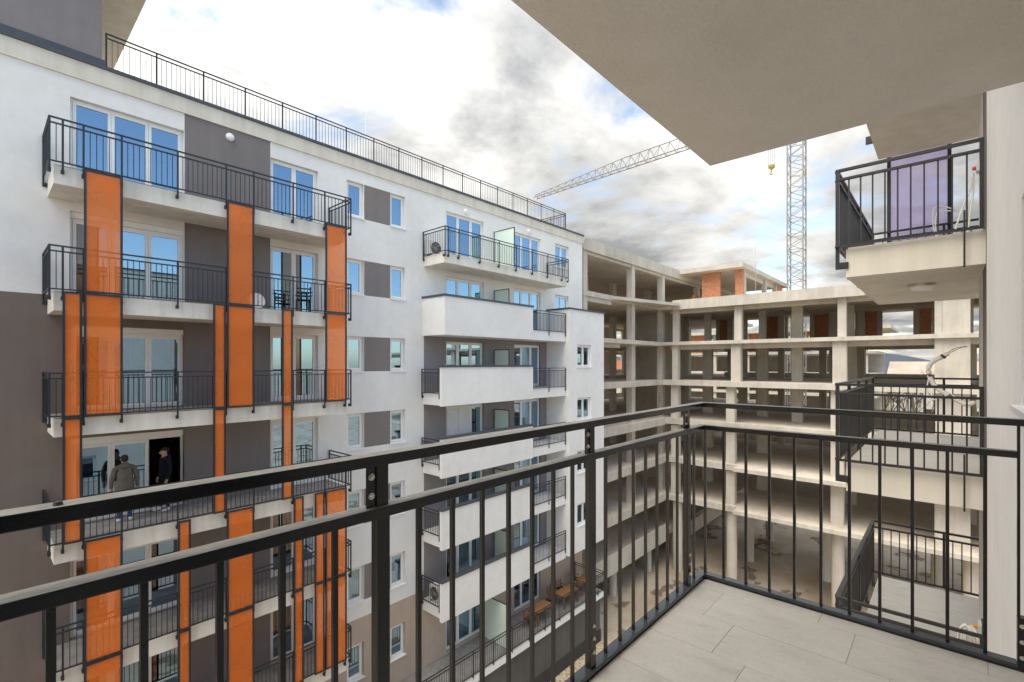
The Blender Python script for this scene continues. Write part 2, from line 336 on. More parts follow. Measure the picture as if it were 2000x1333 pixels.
def window(bld, x0, x1, z0, z1, yf, s=1, leaves=None, sill=True, curtain=None, shutter=None, openleaf=None, inset=.13, tilt=.25, box=0, grille=False):
    """opening x0..x1, z0..z1 in a wall whose outer face is y=yf; s=+1: inside is towards +Y"""
    def yy(d): return yf + s * d
    def bx(m, a, b, d0, d1, c, e): m.box(a, b, min(yy(d0), yy(d1)), max(yy(d0), yy(d1)), c, e)
    if box:
        k = MB(); bx(k, x0 + .003, x1 - .003, inset - .06, inset + .1, z1 - box, z1 - .003); zt = z1 - box
    else: zt = z1
    f = MB(); fr = .055; e = .004
    bx(f, x0 + e, x1 - e, inset, inset + .07, z0 + e, z0 + e + fr); bx(f, x0 + e, x1 - e, inset, inset + .07, zt - e - fr, zt - e)
    bx(f, x0 + e, x0 + e + fr, inset, inset + .07, z0 + e + fr, zt - e - fr); bx(f, x1 - e - fr, x1 - e, inset, inset + .07, z0 + e + fr, zt - e - fr)
    lv = leaves or [1]; tot = sum(lv); xa = x0 + e + fr; xe = x1 - e - fr; W = xe - xa; acc = 0; panes = []
    for i, q in enumerate(lv):
        a = xa + W * acc / tot; acc += q; b = xa + W * acc / tot
        if openleaf == i: continue
        g = .003; lf = .07
        c0, c1 = z0 + e + fr + g, zt - e - fr - g; a += g; b -= g
        bx(f, a, b, inset - .015, inset + .055, c0, c0 + lf); bx(f, a, b, inset - .015, inset + .055, c1 - lf, c1)
        bx(f, a, a + lf, inset - .015, inset + .055, c0 + lf, c1 - lf); bx(f, b - lf, b, inset - .015, inset + .055, c0 + lf, c1 - lf)
        panes.append((a + lf, b - lf, c0 + lf, c1 - lf, i))
    fo = f.build('window' if z1 - z0 < 1.8 else 'balcony_door', 'pvc', bld)
    if box: k.build('shutter_box', 'sill', fo)
    for a, b, c, d, i in panes:
        m = MB(); ta = math.tan(R(random.uniform(-tilt, tilt))) * (b - a) / 2; tz = math.tan(R(random.uniform(-tilt, tilt))) * (d - c) / 2
        y = yy(inset + .02); m.quad((a, y - ta - tz, c), (b, y + ta - tz, c), (b, y + ta + tz, d), (a, y - ta + tz, d)); m.build('pane', 'glass', fo)
        if curtain and i in curtain:
            dep, frac = curtain[i]; m = MB(); nn = max(8, int((b - a) / .025)); c2 = d - (d - c) * frac
            P = [(a - .04 + (b - a + .08) * j / nn, yy(inset + .16 + dep + .025 * math.sin(j * 1.3 + .7 * math.sin(j * .37)))) for j in range(nn + 1)]
            for j in range(nn): m.quad((P[j][0], P[j][1], c2), (P[j + 1][0], P[j + 1][1], c2), (P[j + 1][0], P[j + 1][1], d + .03), (P[j][0], P[j][1], d + .03))
            m.build('curtain', 'curtain', fo, smooth=True)
        if shutter and i in shutter:
            m = MB(); zb = d - (d - c) * shutter[i]; n = int((d - zb) / .05)
            for j in range(n): bx(m, a - .03, b + .03, inset - .045, inset - .028, d - j * .05 - .046, d - j * .05)
            m.build('roller_shutter', 'shutter', fo)
    if sill:
        m = MB(); bx(m, x0 - .03, x1 + .03, -.05, inset - .002, z0 - .035, z0 + .003); m.build('sill', 'sill', fo)
    return fo

def facade(bld, X0, X1, Z0, Z1, y0, y1, opens, paints, default='white', name='wall'):
    """thick wall in the XZ plane between y0 and y1; one mesh for each paint colour"""
    xs = sorted({X0, X1} | {v for o in opens for v in o[:2]} | {v for p in paints for v in p[:2]}); zs = sorted({Z0, Z1} | {v for o in opens for v in o[2:4]} | {v for p in paints for v in p[2:4]})
    xs = [x for x in xs if X0 <= x <= X1]; zs = [z for z in zs if Z0 <= z <= Z1]
    cell = {}
    for i in range(len(xs) - 1):
        for j in range(len(zs) - 1):
            cx = (xs[i] + xs[i + 1]) / 2; cz = (zs[j] + zs[j + 1]) / 2
            if any(o[0] < cx < o[1] and o[2] < cz < o[3] for o in opens): continue
            m = (default, -1)
            for pi, p in enumerate(paints):
                if p[0] < cx < p[1] and p[2] < cz < p[3]: m = (p[4], pi)
            cell[i, j] = m
    mbs = {}
    for (i, j), m in cell.items():
        b = mbs.setdefault(m, MB()); a, c, d, e = xs[i], xs[i + 1], zs[j], zs[j + 1]
        b.quad((a, y0, d), (c, y0, d), (c, y0, e), (a, y0, e)); b.quad((c, y1, d), (a, y1, d), (a, y1, e), (c, y1, e))
        if (i - 1, j) not in cell: b.quad((a, y1, d), (a, y0, d), (a, y0, e), (a, y1, e))
        if (i + 1, j) not in cell: b.quad((c, y0, d), (c, y1, d), (c, y1, e), (c, y0, e))
        if (i, j - 1) not in cell: b.quad((a, y1, d), (c, y1, d), (c, y0, d), (a, y0, d))
        if (i, j + 1) not in cell: b.quad((a, y0, e), (c, y0, e), (c, y1, e), (a, y1, e))
    for (m, pi), b in mbs.items(): b.build(name if pi < 0 else 'painted_panel', m, bld)
def struct(o): o['kind'] = 'structure'; return o
#PART2
# ================================================================== ground
GZ = -15.0
g = MB(); g.quad((-400, -400, GZ), (900, -400, GZ), (900, 900, GZ), (-400, 900, GZ)); struct(g.build('ground', 'ground'))
g = MB(); g.quad((-20, 13.9, GZ + .004), (24.9, 13.9, GZ + .004), (24.9, 15.2, GZ + .004), (-20, 15.2, GZ + .004))
gs = g.build('gravel_strip', 'gravel'); struct(gs)
pb = MB(); rr = random.Random(3)
for i in range(2600):
    x = rr.uniform(14, 24.8); y = rr.uniform(13.95, 15.15); r = rr.uniform(.025, .06); n = len(pb.v)
    for dx, dy, dz in ((1, 0, 0), (0, 1, 0), (-1, 0, 0), (0, -1, 0), (0, 0, .8)): pb.v.append((x + dx * r * rr.uniform(.7, 1.2), y + dy * r * rr.uniform(.7, 1.2), GZ + .004 + dz * r))
    pb.f += [(n, n + 1, n + 4), (n + 1, n + 2, n + 4), (n + 2, n + 3, n + 4), (n + 3, n, n + 4)]
po = pb.build('gravel', 'gravel'); po['kind'] = 'stuff'; tag(po, 'yellow-brown gravel along the foot of the dark podium wall', 'gravel')

# ================================================================== left apartment building
YW = 17.1; YF = 15.55
LB = thing('apartment_building', 'white apartment building with orange screen panels and grey painted fields', 'building', (9, YW, GZ))
KS = (2, 1, 0, -1, -2, -3)
opens = []
for k in (2, 1, 0, -1, -2, -3, -4):
    z = 3 * k
    opens += [(1.67, 4.22, z + .1, z + 2.38), (6.72, 8.40, z + .1, z + 2.38), (14.47, 16.92, z + .1, z + 2.38), (19.17, 21.42, z + .1, z + 2.38)]
    opens += [(9.53, 10.27, z + 1.05, z + 2.42), (11.48, 12.22, z + 1.05, z + 2.42)]
    if k >= 1: opens += [(22.78, 24.15, z + 1.05, z + 2.42)]
    elif k < 0 or k == 0: pass
paints = [(-12, 1.67, -15, 3.13, 'taupe'), (1.67, 4.23, -15, 3.13, 'taupe'), (-12, 13.2, -15, -8.6, 'beige'), (13.2, 25.6, -15, -9.0, 'beige'), (13.2, 21.95, -9.3, 2.58, 'wallgrey'), (4.23, 6.715, -12, 8.9, 'grey')]
for k in (2, 1, 0, -1, -2): paints.append((10.275, 11.475, 3 * k + 1.05, 3 * k + 2.42, 'grey'))
paints.append((10.275, 11.475, -7.95, -6.58, 'grey'))
facade(LB, -12, 25.6, -15, 8.9, YW, YW + .28, opens, paints)
B(-12, 25.62, YW - .05, YW + .3, 8.9, 9.36).build('parapet', 'cream', LB)
B(-12, 25.70, YW - .10, YW + .34, 9.362, 9.45).build('parapet_cap', 'cap_metal', LB)
B(25.3, 25.6, YW + .281, 24, -15, 8.9).build('wall', 'white', LB)
B(-12, 25.6, 24, 24.25, -15, 9.2).build('wall', 'white', LB)
B(-12, 25.6, YW + .29, 24, 8.75, 8.98).build('roof_slab', 'concrete', LB)
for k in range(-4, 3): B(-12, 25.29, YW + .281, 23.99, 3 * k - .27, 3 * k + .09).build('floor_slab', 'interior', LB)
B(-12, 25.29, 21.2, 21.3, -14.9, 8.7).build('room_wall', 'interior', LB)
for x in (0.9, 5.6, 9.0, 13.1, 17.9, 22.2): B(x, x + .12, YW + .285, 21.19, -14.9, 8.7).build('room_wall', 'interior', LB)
# windows
for k in (2, 1, 0, -1, -2, -3, -4):
    z = 3 * k
    cur = {1: {0: (0.02, .62), 1: (.03, .9), 2: (.02, .9)}, 0: {1: (.02, 1), 2: (.03, 1)}, -2: {0: (.05, 1)}}.get(k)
    window(LB, 1.67, 4.22, z + .1, z + 2.38, YW, leaves=[.95, 1, .95], curtain=cur, openleaf=2 if k == -1 else None, box=.16 if k < 2 else 0, sill=False)
    window(LB, 6.72, 8.40, z + .1, z + 2.38, YW, leaves=[1, 1], box=0, sill=False, curtain={0: (.04, 1), 1: (.05, 1)} if k in (0,) else None)
    window(LB, 9.53, 10.27, z + 1.05, z + 2.42, YW, curtain={0: (.05, 1)} if k in (-1,) else None)
    window(LB, 11.48, 12.22, z + 1.05, z + 2.42, YW, curtain={0: (.05, 1)} if k in (2, -1) else None)
    window(LB, 14.47, 16.92, z + .1, z + 2.38, YW, leaves=[.9, 1, .9], sill=False, shutter={0: .8, 1: .8} if k == -1 else None, curtain={1: (.05, 1)} if k == -3 else None)
    window(LB, 19.17, 21.42, z + .1, z + 2.38, YW, leaves=[.8, 1, .9], sill=False)
    if k >= 1: window(LB, 22.78, 24.15, z + 1.05, z + 2.42, YW, leaves=[1, 1])
# open door leaf on the storey where the people stand
m = MB(); m.box(3.33, 3.40, 17.32, 18.0, -2.84, -.72); m.build('door_leaf', 'pvc', LB)
# orange side: balcony slabs, railings, screens
POSTS = [1.39, 1.76, 2.49, 3.69, 4.88, 5.63, 6.81, 7.87, 8.62]
for k in KS:
    z = 3 * k
    B(1.24, 8.72, YF + .09, YW - .002, z - .38, z + .05).build('balcony_slab', 'slabcream', LB)
    B(1.26, 8.70, YF + .11, YW - .002, z + .052, z + .075).build('balcony_floor', 'balcony_tile', LB)
    z0 = z + .105
    railing(LB, 'x', YF, 1.14, 8.84, z0, posts=POSTS, foot=.24, ends=(True, True))
    railing(LB, 'y', 1.16, YF + .03, YW - .01, z0, ends=(False, True), foot=.24)
    railing(LB, 'y', 8.82, YF + .03, YW - .01, z0, ends=(False, True), foot=.0)
LAY = {1: ('A', 'C', 'E'), 0: ('a', 'A', 'c', 'C', 'd', 'E'), -1: ('a', 'c', 'd'), -2: ('A', 'B', 'C', 'D', 'F', 'E'), -3: ('A', 'B', 'C', 'D', 'F', 'E'), -4: ('A', 'C', 'D')}
PX = {'A': (1.76, 2.50), 'a': (1.38, 1.73), 'B': (3.68, 3.98), 'C': (4.88, 5.62), 'c': (4.53, 4.85), 'd': (6.44, 6.77), 'D': (6.81, 7.12), 'F': (7.50, 7.83), 'E': (7.87, 8.63)}
for k, l in LAY.items():
    z0 = 3 * k + .105; z1 = z0 + 3.0
    for c in l:
        a, b = PX[c]; y0, y1 = YF - .075, YF - .025; t = .045; f = MB()
        f.box(a, a + t, y0, y1, z0 - .02, z1 - .03); f.box(b - t, b, y0, y1, z0 - .02, z1 - .03); f.box(a + t, b - t, y0, y1, z0 - .02, z0 + .025); f.box(a + t, b - t, y0, y1, z1 - .075, z1 - .03)
        fo = f.build('screen_panel', 'navy_metal', LB)
        MB().box(a + t, b - t, y0 + .022, y0 + .026, z0 + .025, z1 - .075).build('perforated_sheet', 'orange_sheet', fo)
# second stack of balconies
P2 = [13.35, 13.92, 15.19, 16.43, 17.65, 18.89, 20.14, 21.41]
YB = 15.6
B(13.2, 21.95, YB + .08, YW - .002, 5.62, 6.05).build('balcony_slab', 'slabcream', LB)
railing(LB, 'x', YB, 13.13, 22.0, 6.08, posts=P2, foot=.22); railing(LB, 'y', 13.15, YB + .03, YW - .01, 6.08, ends=(False, True), foot=.22); railing(LB, 'y', 21.98, YB + .03, YW - .01, 6.08, ends=(False, True))
def divider(x, ya, yb, z, h):
    f = MB(); t = .035; f.box(x - .02, x + .02, ya, ya + t, z, z + h); f.box(x - .02, x + .02, yb - t, yb, z, z + h); f.box(x - .02, x + .02, ya + t, yb - t, z + h - t, z + h)
    o = f.build('balcony_divider', 'navy_metal', LB); MB().box(x - .006, x + .006, ya + t, yb - t, z + .05, z + h - t).build('frosted_pane', 'frosted', o)
divider(17.62, YB + .09, YW - .02, 6.08, 1.95)
for k in (1, 0, -1, -2, -3):
    z = 3 * k; xl = 13.12 if k == 1 else 12.98
    B(13.14, 21.93, YB + .155, YW - .002, z - .42, z + .05).build('balcony_slab', 'white', LB)
    B(xl, 18.92, YB, YB + .15, z - .43, z + 1.2).build('balcony_parapet', 'white', LB)
    cp = MB(); cp.box(xl - .04, 18.96, YB - .04, YB + .19, z + 1.202, z + 1.29)
    if k == 1:
        B(13.122, 13.27, YB + .151, YW - .002, z - .425, z + 1.195).build('balcony_parapet', 'white', LB)
        cp.box(13.08, 13.31, YB + .191, YW - .003, z + 1.203, z + 1.288)
    cp.build('parapet_cap', 'cap_metal', LB)
    railing(LB, 'x', YB + .12, 18.97, 21.9, z + .08, posts=[20.4], foot=.22, foot_dir=1)
    if k < 1: railing(LB, 'y', 13.08, YB + .16, YW - .01, z + .08, ends=(False, True), posts=[15.9], foot=.22)
    B(18.93, 21.93, YB + .14, YB + .154, z - .43, z + .052).build('slab_edge', 'white', LB)
    divider(17.62, 16.05, YW - .02, z + .06, 2.0)
# projecting bay at the far end
bo = [(22.72, 24.15, 3 * k + 1.15, 3 * k + 2.42) for k in (0, -1, -2, -3)]
facade(LB, 21.95, 25.55, -9.3, 4.37, 15.5, 15.72, bo, [])
for k in (0, -1, -2, -3): window(LB, 22.72, 24.15, 3 * k + 1.15, 3 * k + 2.42, 15.5, leaves=[1, 1])
B(25.35, 25.55, 15.721, YW - .003, -9.3, 4.37).build('wall', 'white', LB); B(21.95, 22.1, 15.721, YW - .003, -9.3, 4.37).build('wall', 'white', LB)
B(22.1, 25.35, 15.721, YW - .003, -9.3, -9.05).build('bay_floor', 'white', LB); B(22.11, 25.34, 15.722, YW - .004, 3.0, 3.1).build('bay_roof', 'concrete', LB)
for k in (-2, -1, 0): B(22.11, 25.34, 15.73, YW - .01, 3 * k - .2, 3 * k).build('floor_slab', 'interior', LB)
c = MB(); c.box(21.9, 25.6, 15.45, 15.77, 4.372, 4.46); c.box(25.3, 25.6, 15.771, YW - .004, 4.373, 4.459); c.box(21.9, 22.15, 15.771, YW - .004, 4.373, 4.459); c.build('parapet_cap', 'cap_metal', LB)
# ground terrace on its podium
B(-12, 24.75, 15.02, YW - .002, -12.33, -12.02).build('terrace_slab', 'white', LB)
B(-12, 24.6, 15.12, YW - .003, -12.018, -11.995).build('terrace_floor', 'balcony_tile', LB)
B(-12, 24.7, 15.25, 15.5, -14.3, -12.331).build('podium_wall', 'podium', LB); B(-12, 24.72, 15.19, 15.5, -15, -14.302).build('podium_base', 'podium_base', LB)
railing(LB, 'x', 15.02, 10.5, 24.78, -11.93, posts=[10.5 + 1.24 * i for i in range(1, 12)], foot=.16); railing(LB, 'y', 24.78, 15.05, YW - .01, -11.93, ends=(False, True), foot=.16)
divider(16.6, 15.15, YW - .02, -11.98, 2.1)
# penthouse storey and roof edge
B(-12, 2.33, YW + .10, 23.0, 9.0, 12.2).build('penthouse_wall', 'wallgrey', LB); B(-12, 3.42, YW - .3, 24.5, 12.203, 12.55).build('penthouse_roof', 'cream', LB)
B(-12, 2.40, YW + .03, YW + .098, 9.46, 9.66).build('flashing', 'cap_metal', LB)
railing(LB, 'x', YW + .12, 2.40, 24.0, 9.52, posts=[2.36 + 1.203 * i for i in range(1, 18)], h=.95, name='roof_railing', mat='black_metal', step=.125, mid=.12, rw=.03, bw=.011)
railing(LB, 'y', 24.0, YW + .14, 22.0, 9.52, posts=[18.4, 19.6, 20.8], h=.95, name='roof_railing', mat='black_metal', mid=.12)
for i, (x0, x1) in enumerate(((15.2, 17.0), (17.4, 18.6))):
    m = MB()
    for j in range(4): m.box(x0 + .05 * (j % 2), x1 - .04 * (j % 3), YW + .32, YW + 1.3, 9.0 + .16 * j, 9.0 + .16 * j + .152)
    tag(m.build('board_stack', 'board'), ('longer' if i == 0 else 'shorter') + ' stack of pale boards behind the roof railing', 'boards', 'board stacks on the roof')
for x, y, zb, h in ((11.2, 18.5, 9.0, 3.6), (24.9, 18.2, 9.0, 3.4)):
    m = MB(); m.rod((x, y, zb), (x, y, zb + h), .012, .006, 5); m.box(x - .1, x + .1, y - .1, y + .1, zb - .02, zb + .06)
    tag(m.build('lightning_rod', 'zinc'), 'thin lightning rod on the white building roof, ' + ('near its far end' if x > 20 else 'above the small windows'), 'lightning rod', 'lightning rods')
# wall lamps
def lamp(x, z, label):
    t = thing('wall_lamp', label, 'lamp', (x, YW, z), 'wall lamps')
    m = MB(); m.rod((x, YW - .001, z), (x, YW - .03, z), .125, .125, 20); m.build('base', 'lamp', t)
    m = MB(); n = 20
    for i in range(5):
        a0, a1 = i / 5 * math.pi / 2, (i + 1) / 5 * math.pi / 2
        m.rod((x, YW - .03 - .07 * math.sin(a0), z), (x, YW - .03 - .07 * math.sin(a1), z), .12 * math.cos(a0), max(.002, .12 * math.cos(a1)), n, cap=False)
    m.build('diffuser', 'lamp', t, smooth=True)
lamp(5.47, 8.62, 'round white wall lamp on grey field above top balcony'); lamp(15.67, 8.62, 'round white wall lamp above door left of frosted divider'); lamp(20.35, 8.62, 'round white wall lamp above door right of frosted divider')
#PART3
# ================================================================== unfinished concrete building
UB = thing('unfinished_building', 'unfinished concrete frame building with open storeys and bare columns', 'building', (42, 17, GZ))
def slab(x0, x1, y0, y1, z0, z1, name='floor_slab', parent=UB):
    o = B(x0, x1, y0, y1, z0, z1).build(name, None, parent, mats=['concrete', 'concrete_soffit', 'concrete_floor'])
    for p in o.data.polygons: p.material_index = 1 if p.normal.z < -.5 else 2 if p.normal.z > .5 else 0
    return o
def col(x0, x1, y0, y1, z0, z1, name='column'): return B(x0, x1, y0, y1, z0, z1).build(name, 'concrete_col', UB)
LX0, LX1 = 25.92, 62
slab(LX0, LX1, 17.2, 31, 8.72, 9.05, 'roof_slab'); B(LX0, LX1, 17.12, 17.199, 8.62, 9.38).build('roof_edge', 'concrete', UB)
slab(LX0, LX1, 17.2, 31, 5.72, 6.05); MB().prism([(29.2, 17.19), (36.45, 15.35), (36.45, 17.19)], 5.80, 6.02).build('canopy_slab', 'concrete', UB)
slab(LX0, LX1, 16.85, 31, 2.76, 3.05); slab(LX0, LX1, 16.7, 31, -.32, .05)
for z in (-3, -6, -9): slab(LX0, LX1, 16.65, 31, z - .5, z + .05)
slab(LX0, LX1, 16.7, 31, -12.4, -12.0); B(LX0, 36.9, 16.62, 16.699, -12.75, -11.4).build('edge_beam', 'concrete', UB)
for z in (2.46, 5.42): B(LX0 + .05, 29.6 if z > 3 else 30.8, 17.35, 17.6, z, z + .299).build('beam', 'concrete', UB)
B(LX0, LX1, 17.3, 17.6, 8.42, 8.719).build('beam', 'concrete', UB)
RX = 36.6
slab(RX, 51.2, -26, 17.19, 5.62, 6.05, 'roof_slab'); B(RX - .08, RX - .001, -26, 16.0, 5.55, 6.28).build('roof_edge', 'concrete', UB)
slab(RX, 51.2, -26, 16.849, 2.80, 3.05); slab(RX - .1, 51.2, -26, 16.699, -.33, .05)
for z in (-3, -6, -9):
    slab(RX, 51.2, -26, 16.649, z - .38, z + .05)
    if z <= -6: slab(RX - 1.0, RX - .002, -26, 11.2, z - .22, z + .04, 'edge_strip')
B(37.5, 37.9, -26, 16.6, 2.45, 2.799).build('beam', 'concrete', UB); B(37.5, 37.9, -26, 16.6, 5.32, 5.619).build('beam', 'concrete', UB)
def storey(z): return (z + .05, {6: 8.72, 3: 5.62, 0: 2.8, -3: -.33, -6: -3.5, -9: -6.5, -12: -9.5}[z])
# left wing columns
for z in (6, 3, 0, -3, -6, -9):
    a, b = storey(z)
    if z == 3: b = 5.72
    if z == 0: b = 2.76
    for x in ((26.2, 32.6, 37.7, 45.3, 53.2, 60) if z == 6 else (26.2, 32.6, 37.7)):
        wd = .23 if z > 0 else .27
        col(x - wd, x + wd, 17.25, 17.7, a, b)
    for x, wx, y in ((29.2, .2, 22.5), (34.4, .45, 22.8), (39.5, .3, 23), (45.5, .5, 22.5), (51.5, .3, 23), (57, .4, 23)): col(x - wx, x + wx, y - .2, y + .2, a, b)
    for x in (31, 36, 43.5, 49.5, 55.5): col(x - .25, x + .25, 26.9, 27.3, a, b)
# stair core in the corner
for z in (3, 0, -3, -6, -9):
    a, b = storey(z)
    if z == 3: b = 5.72
    if z == 0: b = 2.76
    col(40.6, 40.85, 18.6, 22.0, a, b, 'core_wall'); col(40.86, 43.0, 18.6, 18.85, a, b, 'core_wall'); col(44.1, 46.0, 18.6, 18.85, a, b, 'core_wall'); col(46.001, 46.25, 18.6, 22, a, b, 'core_wall'); col(40.851, 46.0, 21.7, 21.95, a, b, 'core_wall')
bw = []
bw.append((LX0 + .3, LX1 - .3, 6.7, 8.5))
for z in (3, 0, -3, -6, -9):
    for x0, x1 in ((28, 30), (33, 35.5), (40, 42), (46.6, 48.2), (49.0, 50.4), (53, 55), (58, 60.5)): bw.append((x0 - .5, x1 + .5, z + .6, z + 2.45))
facade(UB, LX0, LX1, -12, 8.7, 31.002, 31.2, bw, [], 'concrete', 'back_wall')
for x in (30.2, 35.6, 40.5): 
    MB().rod((x, 17.6, -15), (x, 17.6, -12.4), .28, .28, 14).build('column', 'concrete_col', UB); MB().rod((x, 22.6, -15), (x, 22.6, -12.4), .28, .28, 14).build('column', 'concrete_col', UB)
B(26, 60, 26.5, 26.8, -15, -12.41).build('basement_wall', 'concrete', UB)
# right wing columns
YC = {3: [(15.75, 16.2), (11.05, 11.55), (4.78, 5.24)], 0: [(15.75, 16.2), (11.1, 11.75), (4.75, 5.5)], -3: [(15.7, 16.3), (11.5, 12.1), (4.95, 5.6)], -6: [(15.7, 16.3), (11.5, 12.1), (4.9, 5.6)], -9: [(15.7, 16.3), (11.5, 12.1), (4.9, 5.6)]}
for z, ys in YC.items():
    a, b = storey(z)
    for y0, y1 in ys + [(.2, .55), (-8, -7.4), (-14, -13.4)]: col(36.95 if z < 3 else 37.05, 37.45, y0, y1, a, b)
    col(36.98, 38.6, -.95, .2, a, b, 'pier')
    for x in (43, 49.0):
        for y in (15.6, 11.2, 5.3, -1.0, -7.4, -14): col(x - .2, x + .2, y - (.4 if x == 43 and z < 3 else .25), y + (.4 if x == 43 and z < 3 else .25), a, b)
    if z <= 0:
        B(50.2, 50.4, -26, 16.6, a, a + .45).build('upstand', 'concrete', UB); B(50.2, 50.4, -26, 16.6, b - .3, b).build('beam', 'concrete', UB)
        for y in (13.4, 8.2, 5.4, -.6, -6): col(50.19, 50.5, y - .28, y + .28, a + .45, b - .3)
for z in (3, 0, -3):
    a, b = storey(z)
    for x, y in ((46, 13.6), (46, 9.4), (40.5, 8.2), (47.2, 6.9)): col(x - .15, x + .15, y - .35, y + .35, a, b)
for y in (15.9, 11.8, 5.25, -1): MB().rod((37.3, y, -15), (37.3, y, -9.38), .36, .36, 18).build('column', 'concrete_col', UB)
for x in (43, 49.2):
    for y in (12.2, 6.8, .5): MB().rod((x, y, -15), (x, y, -9.38), .34, .34, 16).build('column', 'concrete_col', UB)
# brick infill on the open top storey
for y0, y1 in ((15.7, 16.8), (11.16, 12.7), (7.2, 8.7), (4.3, 5.4), (.9, 1.64), (-4, -2.4)):
    B(49.5, 49.75, y0, y1, 3.051, 5.61).build('brick_wall', 'brick', UB)
    for q in (y0 - .36, y1 + .01): col(49.45, 49.8, q, q + .35, 3.052, 5.61)
# ramp in the ground storey
r = MB(); r.prism([(41, 11.9), (44.4, 11.9), (44.4, 18.2), (41, 18.2)], 0, .3)
r.v = [(x, y, z + (-9.3 if y < 15 else -15)) for x, y, z in r.v]; r.build('ramp', 'concrete', UB)
r = MB(); r.quad((40.98, 11.9, -9.0), (40.98, 18.2, -14.7), (40.98, 18.2, -13.7), (40.98, 11.9, -8.4)); r.quad((40.8, 11.9, -9.0), (40.8, 11.9, -8.4), (40.8, 18.2, -13.7), (40.8, 18.2, -14.7)); r.quad((40.8, 11.9, -8.4), (40.98, 11.9, -8.4), (40.98, 18.2, -13.7), (40.8, 18.2, -13.7)); r.quad((40.8, 18.2, -14.7), (40.8, 18.2, -13.7), (40.98, 18.2, -13.7), (40.98, 18.2, -14.7))
r.build('ramp_wall', 'concrete', UB)
# set-back top storey over the corner
slab(40.5, 55.2, 12.0, 17.11, 9.02, 9.38, 'roof_slab')
for y0, y1 in ((12.31, 12.9), (14.1, 15.6)): B(41.6, 41.9, y0, y1, 6.051, 9.019).build('brick_wall', 'brick', UB)
col(41.901, 42.4, 12.28, 12.7, 6.05, 9.02); col(48.2, 48.6, 12.3, 12.65, 6.05, 9.02); col(51.8, 52.2, 12.3, 12.65, 6.05, 9.02)
B(52.6, 54.2, 12.3, 12.6, 6.051, 9.019).build('brick_wall', 'brick', UB); B(41.95, 52.5, 12.5, 12.7, 8.6, 9.018).build('beam', 'concrete', UB); B(42.5, 54, 16.6, 16.8, 6.06, 7.4).build('brick_wall', 'brick', UB)
for x, y, zb, h in ((44.5, 17.6, 9.05, 4.2), (41.4, 11.3, 6.05, 4.6), (52, 11, 6.05, 6)):
    m = MB(); m.rod((x, y, zb), (x, y, zb + h), .018, .01, 5); m.box(x - .1, x + .1, y - .1, y + .1, zb + .003, zb + .08)
    tag(m.build('lightning_rod', 'zinc'), 'thin lightning rod on bare concrete roof ' + ('over the left wing' if y > 15 else 'in front of brick walls' if x < 45 else 'beside the crane mast'), 'lightning rod', 'lightning rods')
# far wing behind
FW = thing('concrete_block', 'far concrete frame block seen through the open storeys', 'building', (86, 25, GZ))
slab(79, 93, 5.4, 48, 5.95, 6.35, 'roof_slab', FW)
for z in (3, 0, -3, -6, -9): slab(80.5, 92, 7, 46, z - .3, z + .05, 'floor_slab', FW)
for y in range(8, 46, 5):
    for z in (3, 0, -3, -6, -9, -12): B(80.8, 81.2, y, y + .5, z + (.05 if z > -12 else -3), z + (2.69 if z < 3 else 2.94)).build('column', 'concrete_col', FW)
for y0, y1 in ((9, 11.5), (15, 17), (20, 23), (30, 33)): B(81, 81.3, y0, y1, 3.051, 5.94).build('brick_wall', 'brick', FW)
for y0, y1 in ((7, 46),): B(91, 91.3, y0, y1, -15, 2.6).build('back_wall', 'concrete', FW)

# ================================================================== tower crane
CR = thing('tower_crane', 'pale lattice tower crane with long jib above concrete building', 'crane', (68.2, 13.9, GZ))
m = MB(); hw = .85; zt = 30.6
for sx in (-1, 1):
    for sy in (-1, 1): m.box(68.2 + sx * hw - .065, 68.2 + sx * hw + .065, 13.9 + sy * hw - .065, 13.9 + sy * hw + .065, GZ, zt)
nz = 24; dz = (zt - GZ) / nz
for i in range(nz):
    z0 = GZ + i * dz; z1 = z0 + dz; fl = i % 2
    C = [(68.2 - hw, 13.9 - hw), (68.2 + hw, 13.9 - hw), (68.2 + hw, 13.9 + hw), (68.2 - hw, 13.9 + hw)]
    for j in range(4):
        p, q = C[j], C[(j + 1) % 4]
        if fl: p, q = q, p
        m.rod((*p, z0), (*q, z0 + dz / 2), .034, seg=5); m.rod((*q, z0 + dz / 2), (*p, z1), .034, seg=5); m.rod((*p, z0), (*q, z0), .034, seg=5)
m.build('mast', 'crane_paint', CR)
B(67.0, 69.4, 12.7, 15.1, 30.602, 31.5).build('slewing_ring', 'crane_red', CR); B(67.3, 69.1, 13.0, 14.8, 31.501, 33.2).build('tower_head', 'crane_paint', CR)
J0 = Vector((68.2, 14.8, 32.6)); J1 = Vector((71.6, 58.5, 32.9)); m = MB(); n = 26; d = (J1 - J0); sdv = Vector((.55, 0, 0))
def jp(t, k):
    p = J0 + d * t
    top = 1.75 * (1 - .65 * max(0, (t - .55) / .45))
    return p - sdv if k == 0 else p + sdv if k == 1 else p + Vector((0, 0, top))
for k in range(3): m.rod(jp(0, k), jp(.55, k), .09 if k < 2 else .075, seg=6); m.rod(jp(.55, k), jp(1, k), .08 if k < 2 else .06, seg=6)
for i in range(n):
    t0, t1, tm = i / n, (i + 1) / n, (i + .5) / n
    for k in (0, 1): m.rod(jp(t0, k), jp(tm, 2), .04, seg=4); m.rod(jp(tm, 2), jp(t1, k), .04, seg=4)
    m.rod(jp(t0, 0), jp(t1, 1), .035, seg=4); m.rod(jp(t0, 0), jp(t0, 1), .035, seg=4)
m.build('jib', 'crane_paint', CR)
m = MB()
for k in (-.5, .5): m.rod((68.2 + k, 13, 32.6), (67.3 + k, 1.5, 32.6), .09)
